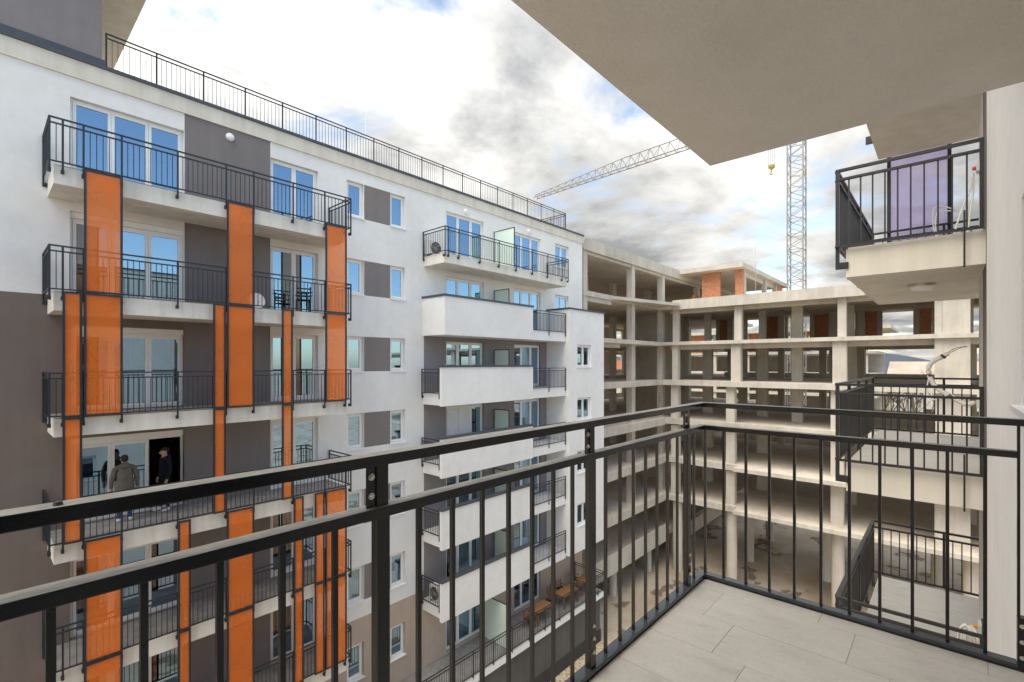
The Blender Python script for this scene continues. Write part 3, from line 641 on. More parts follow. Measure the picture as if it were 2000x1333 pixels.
for i in range(8):
    t0, t1 = i / 8, (i + 1) / 8; m.rod((67.7 - .9 * t0, 13 - 11.5 * t0, 32.6), (68.7 - .9 * t1, 13 - 11.5 * t1, 32.6), .045, seg=4)
m.box(66.6, 68.2, 1.5, 4.0, 31.2, 32.5); m.build('counter_jib', 'crane_paint', CR)
hx, hy, hz = 68.5, 16.8, 26.6
m = MB()
for k in (-.35, -.12, .12, .35): m.rod((hx, hy + k, hz + .3), (hx, hy + k, 32.6), .012, seg=4)
m.build('hoist_rope', 'cable_dark', CR)
m = MB(); m.rod((hx - .15, hy, hz), (hx + .15, hy, hz), .30, seg=12); m.box(hx - .2, hx + .2, hy - .34, hy + .34, hz - .1, hz + .25); m.rod((hx, hy, hz - .1), (hx, hy, hz - .7), .1, .05); m.tube([(hx, hy, hz - .6), (hx, hy + .2, hz - .8), (hx, hy, hz - .98), (hx, hy - .16, hz - .85)], .06); m.build('hook_block', 'hook_yellow', CR)
#PART4
# ================================================================== near building (the one the camera stands on)
NBD = thing('apartment_building', 'near white apartment building whose balconies and soffits fill the right edge', 'building', (0, -.5, GZ))
YN = -.35
no = []
for k in range(-4, 2):
    z = 3 * k; no += [(3.25, 4.45, z + 1.1, z + 2.42), (-1.6, 1.3, z + .1, z + 2.35), (-9.5, -6.6, z + .1, z + 2.35), (-4.9, -3.9, z + 1.1, z + 2.42)]
facade(NBD, -16, 10.05, -15, 6.6, YN - .28, YN, no, [(8.12, 8.95, -15, 6.6, 'taupe'), (8.95, 10.05, -15, 6.6, 'cream'), (-16, -10, -15, 6.6, 'beige')], 'nearwhite')
for k in range(-4, 2):
    z = 3 * k
    window(NBD, 3.25, 4.45, z + 1.1, z + 2.42, YN, s=-1); window(NBD, -1.6, 1.3, z + .1, z + 2.35, YN, s=-1, leaves=[1, 1, 1], sill=False)
    window(NBD, -9.5, -6.6, z + .1, z + 2.35, YN, s=-1, leaves=[1, 1, 1], sill=False); window(NBD, -4.9, -3.9, z + 1.1, z + 2.42, YN, s=-1)
B(9.8, 10.05, -9, YN - .281, -15, 6.6).build('wall', 'cream', NBD); B(-16, 10.05, -9.3, -9.001, -15, 6.6).build('wall', 'nearwhite', NBD); B(-16.3, -16.001, -9.3, YN, -15, 6.6).build('wall', 'nearwhite', NBD)
B(-16, 9.79, -9, YN - .282, 6.2, 6.5).build('roof_slab', 'concrete', NBD); B(-16.3, 10.1, YN - .33, YN + .05, 6.602, 6.68).build('parapet_cap', 'cap_metal', NBD)
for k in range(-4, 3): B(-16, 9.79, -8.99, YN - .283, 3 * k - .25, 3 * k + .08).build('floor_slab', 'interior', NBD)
for k in range(-4, 3):
    z = 3 * k
    if k == 0: continue
    B(-3.2, 3.14, YN + .002, 1.125, z - .37, z - .02).build('balcony_slab', 'soffit', NBD)
    B(-11, -5.2, YN + .002, 1.125, z - .37, z - .02).build('balcony_slab', 'soffit', NBD)
B(-3.2, 3.10, YN + .002, 1.14, -.37, -.021).build('balcony_slab', 'soffit', NBD)
MB().prism([(-3.2, 1.1505), (3.1115, 1.1505), (3.1115, YN + .003), (3.118, YN + .003), (3.118, 1.157), (-3.2, 1.157)], -.12, .0115).build('edge_trim', 'black_metal', NBD)
# neighbouring balconies further along the same facade
for k in (2, 1, 0, -1, -2, -3):
    z = 3 * k
    MB().prism([(8.2, YN + .003), (10.052, YN + .003), (10.052, -4.5), (12.5, -4.5), (12.5, 1.06), (8.2, 1.06)], z - .42, z - .03).build('balcony_slab', 'cream', NBD)
    MB().prism([(8.22, YN + .004), (10.053, YN + .004), (10.053, -4.48), (12.48, -4.48), (12.48, 1.04), (8.22, 1.04)], z - .028, z - .004).build('balcony_floor', 'tile', NBD)
    if k == 2:
        for x in (10.6, 11.7): bar('bracket', 'black_metal', NBD, x - .03, x + .03, 1.062, 1.19, z - .34, z - .2)
        continue
    railing(NBD, 'y', 8.13, YN + .02, 1.17, z + .0, ends=(True, True), h=1.09, foot=.0, step=.128, mat='black_metal', rw=.05, bw=.018)
    railing(NBD, 'x', 1.16, 8.156, 12.62, z + .0, posts=[8.2, 9.3, 10.4, 11.5], ends=(False, True), h=1.09, foot=.30, foot_dir=-1, step=.128, mat='black_metal', rw=.05, bw=.018)
    railing(NBD, 'y', 12.60, -4.4, 1.13, z + .0, posts=[-3.3, -2.2, -1.1, 0.05], ends=(True, False), h=1.09, foot=.0, step=.128, mat='black_metal', rw=.05, bw=.018)
    bar('bracket', 'black_metal', NBD, 8.12, 8.128, -.165, -.145, z - .45, z + .25)
def screen(parent, x, ya, yb, z0, z1):
    f = MB(); t = .06; f.box(x - .03, x + .03, ya, ya + t, z0, z1); f.box(x - .03, x + .03, yb - t, yb, z0, z1); f.box(x - .03, x + .03, ya + t, yb - t, z0, z0 + .05); f.box(x - .03, x + .03, ya + t, yb - t, z1 - .05, z1)
    o = f.build('screen_panel', 'navy_metal', parent); B(x - .003, x + .003, ya + t, yb - t, z0 + .05, z1 - .05).build('perforated_sheet', 'lilac_sheet', o); o['label'] = 'lilac perforated screen in dark frame'
screen(NBD, 12.68, -.06, .93, 3.02, 5.9)
m = MB(); m.rod((9.69, .29, 2.578), (9.69, .29, 2.54), .17, .17, 24); cl = thing('ceiling_lamp', 'round white ceiling lamp under the upper neighbouring balcony', 'lamp', (9.69, .29, 2.5)); m.build('base', 'zinc', cl)
MB().rod((9.69, .29, 2.539), (9.69, .29, 2.49), .15, .11, 24).build('diffuser', 'lamp', cl)

# ---- floor tiles of the camera's balcony
BF = B(-3.1, 3.11, YN + .003, 1.15, -.0195, -.006).build('balcony_floor', 'grout'); struct(BF)
ph = {0: .51, 1: .345, 2: .185, 3: .035, 4: .52}
xe = 3.108; row = 0; xs_ = [3.108, 2.98]
while xs_[-1] > -3: xs_.append(xs_[-1] - .324)
for i in range(len(xs_) - 1):
    x1, x0 = xs_[i] - .001, xs_[i + 1] + .001; y = ph[i % 5] + 4 * .645
    while y > YN:
        a, b = max(y - .645 + .001, YN + .01), min(y - .001, 1.148)
        if b - a > .02: bar('tile', 'tile', BF, max(x0, -3.09), x1, a, b, -.0058, random.uniform(-.0006, .0003))
        y -= .645
# ---- foreground railing
FR = thing('balcony_railing', 'dark painted steel balcony railing in the foreground with worn handrail and bolted posts', 'railing', (3.1, 1.17, 0))
def worn(o):  # upper faces only: pale wear with painted sky sheen
    me = o.data; me.materials.append(MATS['rail_worn_sheen'])
    for p in me.polygons:
        if p.normal.z > .9: p.material_index = 1
YR0, YR1, XR0, XR1 = 1.150, 1.200, 3.110, 3.160
hl = MB().prism([(-3.2, YR0), (XR0, YR0), (XR0, -.345), (XR1, -.345), (XR1, YR1), (-3.2, YR1)], 1.09, 1.12).build('handrail', 'rail_paint', FR, bevel=.003); worn(hl)
ml = MB().prism([(-3.2, YR0), (XR0, YR0), (XR0, -.232), (XR1, -.232), (XR1, YR1), (-3.2, YR1)], .946, .976).build('middle_rail', 'rail_paint', FR, bevel=.003); worn(ml)
MB().prism([(-3.2, YR0 - .004), (XR0 - .004, YR0 - .004), (XR0 - .004, -.231), (XR1, -.231), (XR1, YR1), (-3.2, YR1)], .0118, .030).build('bottom_rail', 'rail_base', FR, bevel=.002)
PXS = [-2.42, -1.36, -.31, .755, 1.82, 2.885]
yc = 1.176
def bolt(x, y, z, po, ax='y'):
    m = MB(); d = (0, -1, 0) if ax == 'y' else (-1, 0, 0)
    p = Vector((x, y, z)); dv_ = Vector(d); m.rod(p, p + dv_ * .002, .0095, seg=14); m.rod(p + dv_ * .002, p + dv_ * .008, .0068, .006, seg=6); m.build('bolt', 'zinc', po, smooth=False)
for x in PXS:
    po = B(x - .0195, x + .0195, YR0 + .012, YR0 + .038, -.33, 1.089).build('post', 'rail_paint', FR, bevel=.002)
    bar('post_plate', 'rail_paint', po, x - .046, x - .0198, YR0 + .016, YR0 + .022, .977, 1.0895)
    bar('post_plate', 'rail_paint', po, x - .0195, x + .0195, YR0 + .006, YR0 + .0115, .031, .945)
    for z in (1.008, 1.06): bolt(x - .033, YR0 + .016, z, po)
    for z in (.10, .16, .215): bolt(x, YR0 + .006, z, po)
lim = [-3.2] + PXS + [3.12]
for i in range(len(lim) - 1):
    n = 8 if i < len(lim) - 2 else 2
    for j in range(1, n):
        t = lim[i] + (lim[i + 1] - lim[i]) * j / n; bar('baluster', 'rail_paint', FR, t - .0065, t + .0065, yc - .0065, yc + .0065, .0305, .9455)
for y in [1.04 - .13 * i for i in range(10)]: bar('baluster', 'rail_paint', FR, 3.129, 3.143, y - .007, y + .007, .0305, .9455)
bar('baluster', 'rail_paint', FR, 3.129, 3.143, 1.155 - .007, 1.155 + .007, .0305, .9455)
pe = B(3.112, 3.158, -.262, -.2325, -.33, .235).build('post', 'rail_paint', FR, bevel=.002); bar('post_upright', 'rail_paint', pe, 3.126, 3.144, -.2425, -.2325, .236, 1.089); bar('post_upright', 'rail_paint', pe, 3.126, 3.144, -.268, -.258, .236, 1.089)
for z in (.06, .13, .20): bolt(3.112, -.248, z, pe, 'x')
m = MB(); m.rod((.098, 1.166, 1.120), (.098, 1.166, 1.1265), .0075, .006, 12); m.build('end_plug', 'cable_dark', FR)

# ================================================================== things on the balconies
def ac_unit(x, y, z, label, w=.92, face='y'):
    t = thing('air_conditioner', label, 'air conditioner', (x, y, z), 'outdoor air conditioner units'); h = .68; d = .30
    if face == 'y': B(x - w / 2, x + w / 2, y, y + d, z + .06, z + h).build('casing', 'ac_white', t, bevel=.012)
    else: B(x, x + d, y - w / 2, y + w / 2, z + .06, z + h).build('casing', 'ac_white', t, bevel=.012)
    def P(u, w_, zz): return (x - w / 2 + u, y - w_, zz) if face == 'y' else (x - w_, y + w / 2 - u, zz)
    m = MB(); m.rod(P(.34, .001, z + .37), P(.34, .012, z + .37), .275, seg=28); m.build('fan_opening', 'ac_grille', t)
    m = MB()
    for r_ in (.09, .18, .275):
        pts = [P(.34 + r_ * math.cos(a * math.pi / 12), .02, z + .37 + r_ * math.sin(a * math.pi / 12)) for a in range(24)]
        for i in range(24): m.rod(pts[i], pts[(i + 1) % 24], .005, seg=4)
    for a in range(8): m.rod(P(.34, .02, z + .37), P(.34 + .275 * math.cos(a * math.pi / 4), .02, z + .37 + .275 * math.sin(a * math.pi / 4)), .004, seg=4)
    m.build('grille', 'zinc', t)
    for u in (.12, w - .12):
        p = P(u, 0, z); q = P(u, -d, z); B(min(p[0], q[0]) - .02, max(p[0], q[0]) + .02, min(p[1], q[1]) - .02, max(p[1], q[1]) + .02, z, z + .059).build('foot', 'ac_grille', t)
ac_unit(13.68, 16.72, 6.06, 'white outdoor air conditioner unit on the top balcony beside frosted divider'); ac_unit(13.28, 16.35, -8.94, 'white outdoor air conditioner unit behind the lowest white parapet', face='x')
def tube_obj(name, mat, label, cat, runs, r, group=None):
    m = MB()
    for q in runs: m.tube(q, r)
    return tag(m.build(name, mat, None, smooth=True), label, cat, group)
def jbox(x, y, z, label, cap):
    t = thing('junction_box', label, 'junction box', (x, y, z), 'cable junction boxes'); B(x - .09, x + .09, y, y + .05, z - .06, z + .06).build('box', 'box_plastic', t, bevel=.006); B(x - .1, x + .1, y - .002, y + .018, z - .08, z + .08).build('back_plate', 'ac_grille', t)
    MB().rod((x, y + .05, z), (x, y + .09, z), .03, .022, 10).build('cable_cap', cap, t)
jbox(9.3, YN + .003, 4.08, 'pale junction box with red cap on wall of upper neighbouring balcony', 'red_cap'); jbox(9.3, YN + .003, .82, 'pale junction box with orange cap on wall of middle neighbouring balcony', 'orange_cap'); jbox(8.75, YN + .003, -2.06, 'pale junction box by the coiled cables on lower neighbouring balcony', 'orange_cap')
tube_obj('cable_bundle', 'conduit', 'two pale conduits hanging from box on upper neighbouring balcony', 'cable', [[(9.36, -.27, 4.04), (9.4, -.24, 3.83), (9.4, -.16, 3.58), (9.4, -.10, 3.35), (9.4, -.03, 3.06), (9.45, .02, 3.02)], [(9.36, -.27, 4.02), (9.42, -.27, 3.78), (9.42, -.24, 3.5), (9.42, -.21, 3.2), (9.42, -.16, 3.03)]], .011, 'loose cables')
tube_obj('cable_loop', 'cable_white', 'white cable loop standing before the lilac screen', 'cable', [[(10.5, -.10, 3.82), (10.5, .02, 3.90), (10.5, .12, 3.93), (10.5, .17, 3.86), (10.52, .17, 3.6), (10.5, .10, 3.3), (10.5, .03, 3.03)], [(10.5, -.12, 3.80), (10.5, .05, 3.84), (10.48, .13, 3.8), (10.5, .14, 3.55), (10.5, .06, 3.25), (10.5, 0, 3.02)]], .009, 'loose cables')
cb_ = tube_obj('cable_conduit', 'conduit', 'thick white conduit bent upwards on middle neighbouring balcony', 'cable', [[(9.24, -.27, .83), (9.2, -.22, .80), (9.2, -.15, .82), (9.2, -.05, .90), (9.2, .06, .97), (9.2, .14, 1.06), (9.2, .19, 1.19), (9.2, .20, 1.31), (9.2, .15, 1.40), (9.2, .06, 1.46), (9.2, -.01, 1.51)]], .030, 'loose cables')
tube_obj('cable_wire', 'cable_white', 'thin white wire loop under the bent conduit', 'cable', [[(9.18, .20, 1.15), (9.16, .215, 1.0), (9.16, .17, .86), (9.16, .08, .87), (9.17, 0, .93)]], .008, 'loose cables')
m = MB()
for q in ([(9.2, -.01, 1.505), (9.2, -.1, 1.565), (9.2, -.19, 1.61)], [(9.21, 0, 1.515), (9.22, -.09, 1.585), (9.2, -.21, 1.60)]): m.tube(q, .004, 5)
for t_ in ((9.2, .045, 1.468), (9.2, .19, 1.2), (9.2, -.03, .912)): m.rod((t_[0], t_[1] + .012, t_[2] - .012), (t_[0], t_[1] - .012, t_[2] + .012), .036, seg=12)
o = m.build('wire_end', 'cable_dark', cb_)
rr = random.Random(5); m = MB()
for i in range(9):
    c0 = Vector((8.42 + rr.uniform(-.03, .06), -.20 + rr.uniform(-.03, .04), -2.22)); ra = rr.uniform(.05, .09); rz = rr.uniform(.17, .26); ph_ = rr.uniform(-.5, .5); q = []
    for j in range(9):
        a = 2 * math.pi * j / 8; q.append((c0.x + .04 * math.sin(a + ph_), c0.y + ra * math.sin(a), c0.z + rz * math.cos(a)))
    m.tube(q, .009, 5)
tag(m.build('cable_coil', 'conduit', None, smooth=True), 'coil of grey and white cables on lower neighbouring balcony rail', 'cable', 'loose cables')
# satellite dish on the second orange balcony
dsh = thing('satellite_dish', 'small white satellite dish on the floor behind the middle orange panels', 'satellite dish', (5.85, 15.98, 3.08)); m = MB(); n_ = 20
for i in range(4):
    r0, r1 = .24 * i / 4, .24 * (i + 1) / 4
    P0 = [(5.85 + r0 * math.cos(a * 2 * math.pi / n_), 15.95 - .9 * r0 * r0 + .25 * r0 * math.sin(a * 2 * math.pi / n_), 3.32 + r0 * math.sin(a * 2 * math.pi / n_)) for a in range(n_)]; P1 = [(5.85 + r1 * math.cos(a * 2 * math.pi / n_), 15.95 - .9 * r1 * r1 + .25 * r1 * math.sin(a * 2 * math.pi / n_), 3.32 + r1 * math.sin(a * 2 * math.pi / n_)) for a in range(n_)]
    for a in range(n_): m.quad(P0[a], P0[(a + 1) % n_], P1[(a + 1) % n_], P1[a])
m.build('dish', 'lamp', dsh, smooth=True); MB().rod((5.85, 16.02, 3.076), (5.85, 15.97, 3.32), .02).build('stand', 'zinc', dsh); MB().rod((5.85, 15.95, 3.1), (5.85, 15.72, 3.3), .01).build('arm', 'zinc', dsh)
# chairs and tables
def chair(x, y, z, rot, label, seat='dark_fabric', frame='wood', group='terrace furniture', lying=False):
    t = thing('chair', label, 'chair', (x, y, z), group); cr_, sr_ = math.cos(rot), math.sin(rot)
    def T(mb): mb.v = [(x + a * cr_ - b * sr_, y + a * sr_ + b * cr_, z + c) for a, b, c in mb.v]; return mb
    for sx in (-.21, .21):
        for sy in (-.20, .20): T(MB().box(sx - .018, sx + .018, sy - .018, sy + .018, 0, .90 if sy > 0 else .44)).build('leg', frame, t)
    T(MB().box(-.23, .23, -.23, .18, .441, .475)).build('seat', seat, t)
    m = MB()
    for q in (.56, .68, .80): m.box(-.19, .19, .185, .205, q, q + .05)
    T(m).build('backrest', frame, t)
    T(MB().box(-.235, -.20, -.22, .18, .62, .65)).build('armrest', frame, t); T(MB().box(.20, .235, -.22, .18, .62, .65)).build('armrest', frame, t)
def table(x, y, z, w, d, label):
    t = thing('table', label, 'table', (x, y, z), 'terrace furniture')
    for i in range(5): B(x - w / 2, x + w / 2, y - d / 2 + i * d / 5 + .006, y - d / 2 + (i + 1) * d / 5, z + .70, z + .735).build('plank', 'wood', t)
    B(x - w / 2 + .05, x + w / 2 - .05, y - d / 2 + .05, y + d / 2 - .05, z + .63, z + .699).build('apron', 'wood', t)
    for sx in (-1, 1):
        for sy in (-1, 1): B(x + sx * (w / 2 - .07) - .03, x + sx * (w / 2 - .07) + .03, y + sy * (d / 2 - .07) - .03, y + sy * (d / 2 - .07) + .03, z, z + .629).build('leg', 'wood', t)
TZ = -11.994
table(19.7, 15.75, TZ, 1.3, .75, 'brown wooden table on ground terrace, nearest to the frosted divider'); table(22.0, 15.75, TZ, 1.4, .75, 'brown wooden table on ground terrace, middle one'); table(24.0, 15.8, TZ, .9, .8, 'brown wooden table at the far end of ground terrace')
chair(18.75, 15.7, TZ, R(90), 'wooden chair with dark seat left of the nearest terrace table'); chair(20.85, 16.0, TZ, R(-60), 'wooden chair with dark seat between nearest and middle terrace tables'); chair(21.6, 16.45, TZ, R(10), 'wooden chair with dark seat behind the middle terrace table, left'); chair(22.5, 16.5, TZ, R(-8), 'wooden chair with dark seat behind the middle terrace table, right'); chair(23.15, 15.8, TZ, R(-95), 'wooden chair with dark seat between middle and far terrace tables'); chair(24.1, 16.6, TZ, R(5), 'wooden chair with dark seat behind the far terrace table')
chair(7.55, 16.45, 3.08, R(160), 'dark metal chair on the second orange balcony before the glass door', 'dark_fabric', 'navy_metal', None)
# round table behind a lower parapet
t = thing('table', 'small round grey table behind the lowest white balcony parapet', 'table', (15.4, 16.4, -8.94)); MB().rod((15.4, 16.4, -8.24), (15.4, 16.4, -8.20), .42, seg=24).build('top', 'balcony_tile', t); MB().rod((15.4, 16.4, -8.9), (15.4, 16.4, -8.241), .04).build('stem', 'black_metal', t); MB().rod((15.4, 16.4, -8.94), (15.4, 16.4, -8.901), .24, seg=18).build('base', 'black_metal', t)

# ================================================================== people
def person(label, loc, H_, rot, J, bones, mats):
    """J: joint -> (x,y,z,r) in metres for a 1.75 m figure facing -Y; bones: (joint, joint, material index)"""
    s = H_ / 1.75; names = list(J); me = bpy.data.meshes.new('person'); me.from_pydata([Vector(J[n][:3]) * s for n in names], [(names.index(a), names.index(b)) for a, b, _ in bones], [])
    o = bpy.data.objects.new('tmp', me); COL.objects.link(o); md = o.modifiers.new('s', 'SKIN'); sv = me.skin_vertices[0].data
    for i, n in enumerate(names):
        r_ = J[n][3]; sv[i].radius = (r_[0] * s, r_[1] * s) if isinstance(r_, tuple) else (r_ * s, r_ * s); sv[i].use_root = (n == 'pelvis')
    md.use_smooth_shade = True; su = o.modifiers.new('u', 'SUBSURF'); su.levels = 2; su.render_levels = 2
    dg = bpy.context.evaluated_depsgraph_get(); m2 = bpy.data.meshes.new_from_object(o.evaluated_get(dg)); bpy.data.objects.remove(o)
    m2.materials.clear()
    for q in mats: m2.materials.append(MATS[q])
    seg = [(Vector(J[a][:3]) * s, Vector(J[b][:3]) * s, k) for a, b, k in bones]
    for p in m2.polygons:
        best = 1e9; c = p.center
        for a, b, k in seg:
            ab = b - a; t_ = max(0, min(1, (c - a).dot(ab) / max(ab.length_squared, 1e-9))); dd = (c - a - ab * t_).length
            if dd < best: best = dd; p.material_index = k
        p.use_smooth = True
    m2.name = 'person'; po = bpy.data.objects.new('person', m2); link(po, None, loc); po.rotation_euler = (0, 0, rot); tag(po, label, 'person'); return po, s
def base_joints(lean=0):
    return {'pelvis': (0, 0, .95, (.155, .12)), 'waist': (0, 0, 1.08, (.15, .115)), 'chest': (0, .01, 1.28, (.185, .13)), 'neckb': (0, 0, 1.45, (.09, .08)), 'neck': (0, -.01, 1.53, .058), 'headl': (0, -.03, 1.58, (.072, .085)), 'headm': (0, -.02, 1.665, (.078, .098)), 'headt': (0, -.005, 1.735, (.05, .06)),
            'shl': (-.19, .01, 1.42, .07), 'shr': (.19, .01, 1.42, .07), 'ell': (-.26, .03, 1.13, .054), 'elr': (.26, .03, 1.13, .054), 'wrl': (-.26, -.06, .90, .036), 'wrr': (.26, -.06, .90, .036),
            'hpl': (-.095, 0, .88, .095), 'hpr': (.095, 0, .88, .095), 'knl': (-.11, -.02, .49, .067), 'knr': (.11, -.01, .49, .067), 'anl': (-.12, .03, .10, .046), 'anr': (.12, .03, .10, .046), 'hel': (-.12, .05, .035, .04), 'her': (.12, .05, .035, .04), 'tol': (-.14, -.16, .03, .038), 'tor': (.14, -.16, .03, .038)}
def hand(J, side, x0, y0, z0, sgn, bones):
    J['pm' + side] = (x0, y0 - .02, z0 - .07, (.034, .02)); bones.append(('wr' + side, 'pm' + side, 3))
    for i, (dx, ln) in enumerate(((-.026, .07), (-.009, .08), (.009, .075), (.026, .06))):
        a, b = 'f%d%s' % (i, side), 'g%d%s' % (i, side); J[a] = (x0 + dx, y0 - .03, z0 - .07 - ln * .7, .010); J[b] = (x0 + dx, y0 - .015, z0 - .07 - ln * 1.25, .008)
        bones += [('pm' + side, a, 3), (a, b, 3)]
    J['t1' + side] = (x0 - sgn * .045, y0 - .05, z0 - .08, .011); bones.append(('pm' + side, 't1' + side, 3))
BON = [('pelvis', 'waist', 0), ('waist', 'chest', 0), ('chest', 'neckb', 0), ('neckb', 'neck', 3), ('neck', 'headl', 3), ('headl', 'headm', 3), ('headm', 'headt', 4), ('neckb', 'shl', 0), ('neckb', 'shr', 0), ('shl', 'ell', 0), ('shr', 'elr', 0), ('ell', 'wrl', 0), ('elr', 'wrr', 0),
       ('pelvis', 'hpl', 1), ('pelvis', 'hpr', 1), ('hpl', 'knl', 1), ('hpr', 'knr', 1), ('knl', 'anl', 1), ('knr', 'anr', 1), ('anl', 'hel', 2), ('anr', 'her', 2), ('hel', 'tol', 2), ('her', 'tor', 2)]
def ball(name, mat, parent, c, r, s, rot, loc):
    bm = bmesh.new(); bmesh.ops.create_uvsphere(bm, u_segments=14, v_segments=10, radius=1); me = bpy.data.meshes.new(name)
    for v in bm.verts: v.co = Vector((v.co.x * r[0], v.co.y * r[1], v.co.z * r[2])) * s + Vector(c) * s
    bm.to_mesh(me); bm.free(); me.materials.append(MATS[mat])
    for p in me.polygons: p.use_smooth = True
    o = bpy.data.objects.new(name, me); COL.objects.link(o); o.parent = parent; WL[o] = Vector(loc); return o
def face(po, s, loc):
    for sx in (-1, 1): ball('eye', 'hair', po, (sx * .03, -.112, 1.645), (.011, .006, .007), s, 0, loc); ball('ear', 'skin', po, (sx * .082, -.01, 1.635), (.012, .022, .033), s, 0, loc)
    ball('nose', 'skin', po, (0, -.125, 1.615), (.012, .02, .024), s, 0, loc); ball('mouth', 'red_cap', po, (0, -.112, 1.578), (.022, .006, .005), s, 0, loc)
# hooded man, back to the courtyard, hands in front
J = base_joints(); bn = list(BON)
J['ell'] = (-.265, .03, 1.14, .062); J['elr'] = (.265, .03, 1.14, .062); J['wrl'] = (-.275, -.05, .90, .045); J['wrr'] = (.27, -.06, .90, .045); J['chest'] = (0, .01, 1.28, (.205, .15)); J['waist'] = (0, 0, 1.06, (.19, .145)); J['pelvis'] = (0, 0, .93, (.175, .135))
hand(J, 'l', -.275, -.05, .90, -1, bn); hand(J, 'r', .27, -.06, .90, 1, bn)
loc = (2.72, 16.62, -2.92); po, s = person('person in grey hooded jacket and blue jeans seen from behind on balcony', loc, 1.80, R(176), J, bn, ['jacket_grey', 'jeans', 'shoe_white', 'skin', 'hair'])
ball('hair', 'hair', po, (0, .02, 1.695), (.080, .090, .068), s, 0, loc); ball('hair', 'hair', po, (0, .045, 1.64), (.076, .058, .072), s, 0, loc); ball('hood', 'jacket_grey', po, (0, .085, 1.475), (.135, .085, .085), s, 0, loc); face(po, s, loc)
m_ = MB(); n_ = 20
for (z0, a0, b0), (z1, a1, b1) in (((.80, .205, .155), (.95, .212, .165)), ((.95, .212, .165), (1.10, .205, .158))):
    for i in range(n_):
        p, q = 2 * math.pi * i / n_, 2 * math.pi * (i + 1) / n_
        m_.quad(*[tuple(Vector(v_) * s) for v_ in ((a0 * math.cos(p), b0 * math.sin(p), z0), (a0 * math.cos(q), b0 * math.sin(q), z0), (a1 * math.cos(q), b1 * math.sin(q), z1), (a1 * math.cos(p), b1 * math.sin(p), z1))])
me = bpy.data.meshes.new('jacket_hem'); me.from_pydata(m_.v, [], m_.f); me.materials.append(MATS['jacket_grey'])
for p in me.polygons: p.use_smooth = True
o = bpy.data.objects.new('jacket_hem', me); COL.objects.link(o); o.parent = po
# man in dark clothes in the doorway, turned towards the other
J = base_joints(); bn = list(BON)
J['knl'] = (-.10, -.06, .49, .067); J['anl'] = (-.11, -.06, .10, .046); J['hel'] = (-.11, -.04, .035, .04); J['tol'] = (-.12, -.25, .03, .038); J['chest'] = (0, .01, 1.28, (.195, .145)); J['waist'] = (0, 0, 1.06, (.18, .14))
hand(J, 'l', -.26, -.06, .90, -1, bn); hand(J, 'r', .26, -.06, .90, 1, bn)
loc = (3.72, 17.02, -2.92); po, s = person('person in black jacket and trousers standing in the open balcony door', loc, 1.83, R(-80), J, bn, ['jacket_dark', 'trousers_black', 'shoe_white', 'skin', 'hair'])
ball('hair', 'hair', po, (0, .022, 1.70), (.078, .086, .060), s, 0, loc); ball('hair', 'hair', po, (0, .05, 1.65), (.075, .055, .065), s, 0, loc); ball('hood', 'hood_navy', po, (0, .075, 1.47), (.12, .075, .07), s, 0, loc); face(po, s, loc)

# ================================================================== far surroundings
h = MB(); n_ = 90; rr = random.Random(11)
ph1 = [rr.uniform(0, 6) for _ in range(5)]
def hz(i): return 6 + 16 * (.5 + .5 * math.sin(i * .11 + ph1[0])) + 8 * math.sin(i * .31 + ph1[1]) + 3 * math.sin(i * .9 + ph1[2])
for i in range(n_):
    a0, a1 = R(-40 + 130 * i / n_), R(-40 + 130 * (i + 1) / n_)
    for (r0, f0), (r1, f1) in (((640, 0), (760, .8)), ((760, .8), (880, 1.0)), ((880, 1.0), (1000, 0.0))):
        P = lambda a, r_, f_, ii: (r_ * math.cos(a), r_ * math.sin(a), GZ - .5 + f_ * max(2, hz(ii) + 14))
        h.quad(P(a0, r0, f0, i), P(a0, r1, f1, i), P(a1, r1, f1, i + 1), P(a1, r0, f0, i + 1))
struct(h.build('hills', 'hill', smooth=True))
f = MB(); f.quad((96, -60, GZ + .02), (420, -60, GZ + .02), (420, 200, GZ + .02), (96, 200, GZ + .02)); struct(f.build('field', 'field'))
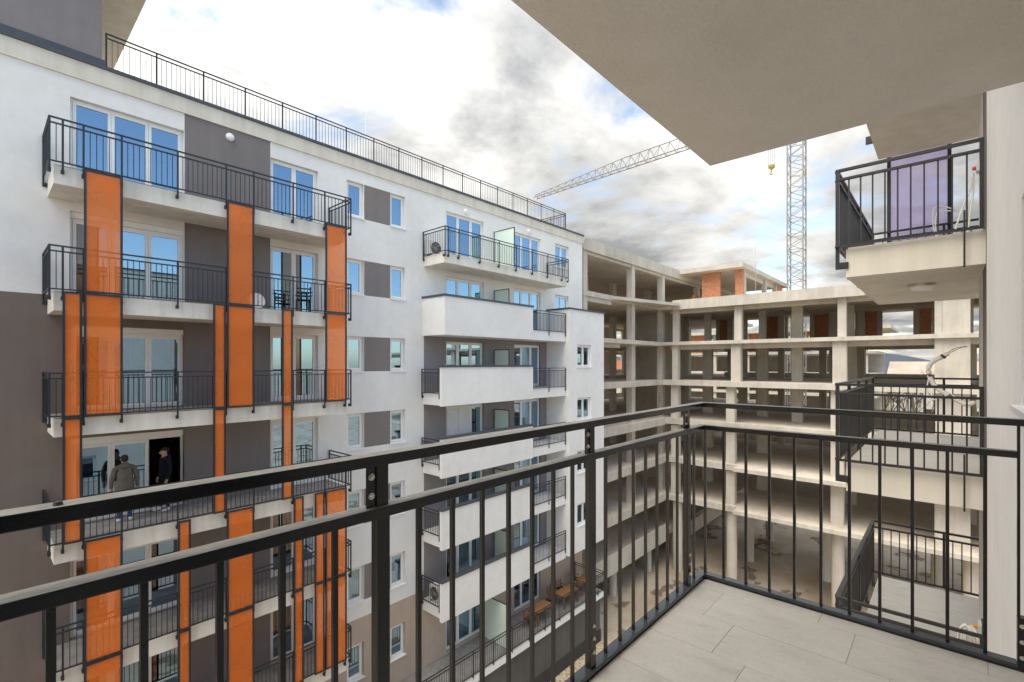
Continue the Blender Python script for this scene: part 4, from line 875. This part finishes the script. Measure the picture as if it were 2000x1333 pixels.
def house(x0, x1, y0, y1, ez, rz, roof, label, name='house'):
    t = thing(name, label, 'house', ((x0 + x1) / 2, (y0 + y1) / 2, GZ), 'far houses'); xm = (x0 + x1) / 2
    B(x0, x1, y0, y1, GZ, ez).build('wall', 'farwall', t); r_ = MB(); e = .5; n = 0
    r_.v = [(x0 - e, y0 - e, ez - .15), (x0 - e, y1 + e, ez - .15), (xm, y1 + e, rz), (xm, y0 - e, rz), (x1 + e, y0 - e, ez - .15), (x1 + e, y1 + e, ez - .15)]; r_.f = [(0, 1, 2, 3), (3, 2, 5, 4), (0, 3, 4), (1, 5, 2), (0, 4, 5, 1)]; r_.build('roof', roof, t)
    for y in [y0 + 1.5 + 3 * i for i in range(int((y1 - y0 - 2) / 3))]:
        for z in (GZ + 1.2, GZ + 4.2, GZ + 7.2):
            if z + 1.4 < ez: B(x0 - .04, x0 + .01, y, y + 1.2, z, z + 1.4).build('window', 'interior_dark', t)
house(108, 124, -24, 7.6, -1.2, 1.7, 'paleroof', 'long far house with pale roof seen under the right-hand balconies'); house(100, 112, 52, 62, -3.5, 1.0, 'redroof', 'far house with red roof seen through the left concrete wing'); house(112, 124, 66, 80, -2.5, 2.2, 'redroof', 'larger far house with red roof behind the left concrete wing'); house(120, 132, 22, 34, -3, .5, 'redroof', 'far house with red roof behind the crane')
def tree(x, y, hgt, seed, label):
    rr = random.Random(seed); t = thing('bare_tree', label, 'tree', (x, y, GZ), 'bare trees'); tr = MB(); cw = MB()
    def grow(p, d, ln, r_, lv):
        q = p + d * ln; (tr if lv < 2 else cw).rod(p, q, r_, r_ * .68, 5 if lv < 2 else 4, cap=False)
        if lv > 5: return
        for i in range(3 if lv < 4 else 2):
            nd_ = (d + Vector((rr.uniform(-.75, .75), rr.uniform(-.75, .75), rr.uniform(-.1, .55)))).normalized(); grow(p + d * ln * rr.uniform(.6, 1), nd_, ln * rr.uniform(.62, .82), r_ * .6, lv + 1)
    grow(Vector((x, y, GZ)), Vector((0, 0, 1)), hgt * .30, hgt * .018, 0); tr.build('trunk', 'bark', t); cw.build('crown', 'twig', t)
for i, (x, y, hg, lb) in enumerate(((98, 6.6, 17, 'bare tree before the long pale-roofed far house, left one'), (99, 3.4, 18, 'bare tree before the long pale-roofed far house, right one'), (104, 23, 17, 'bare tree seen through the storey left of the crane'), (100, 19.5, 16, 'bare tree seen through the storey right of the crane'), (103, 13.5, 17, 'bare tree behind the right part of the concrete frame'))): tree(x, y, hg, 20 + i, lb)
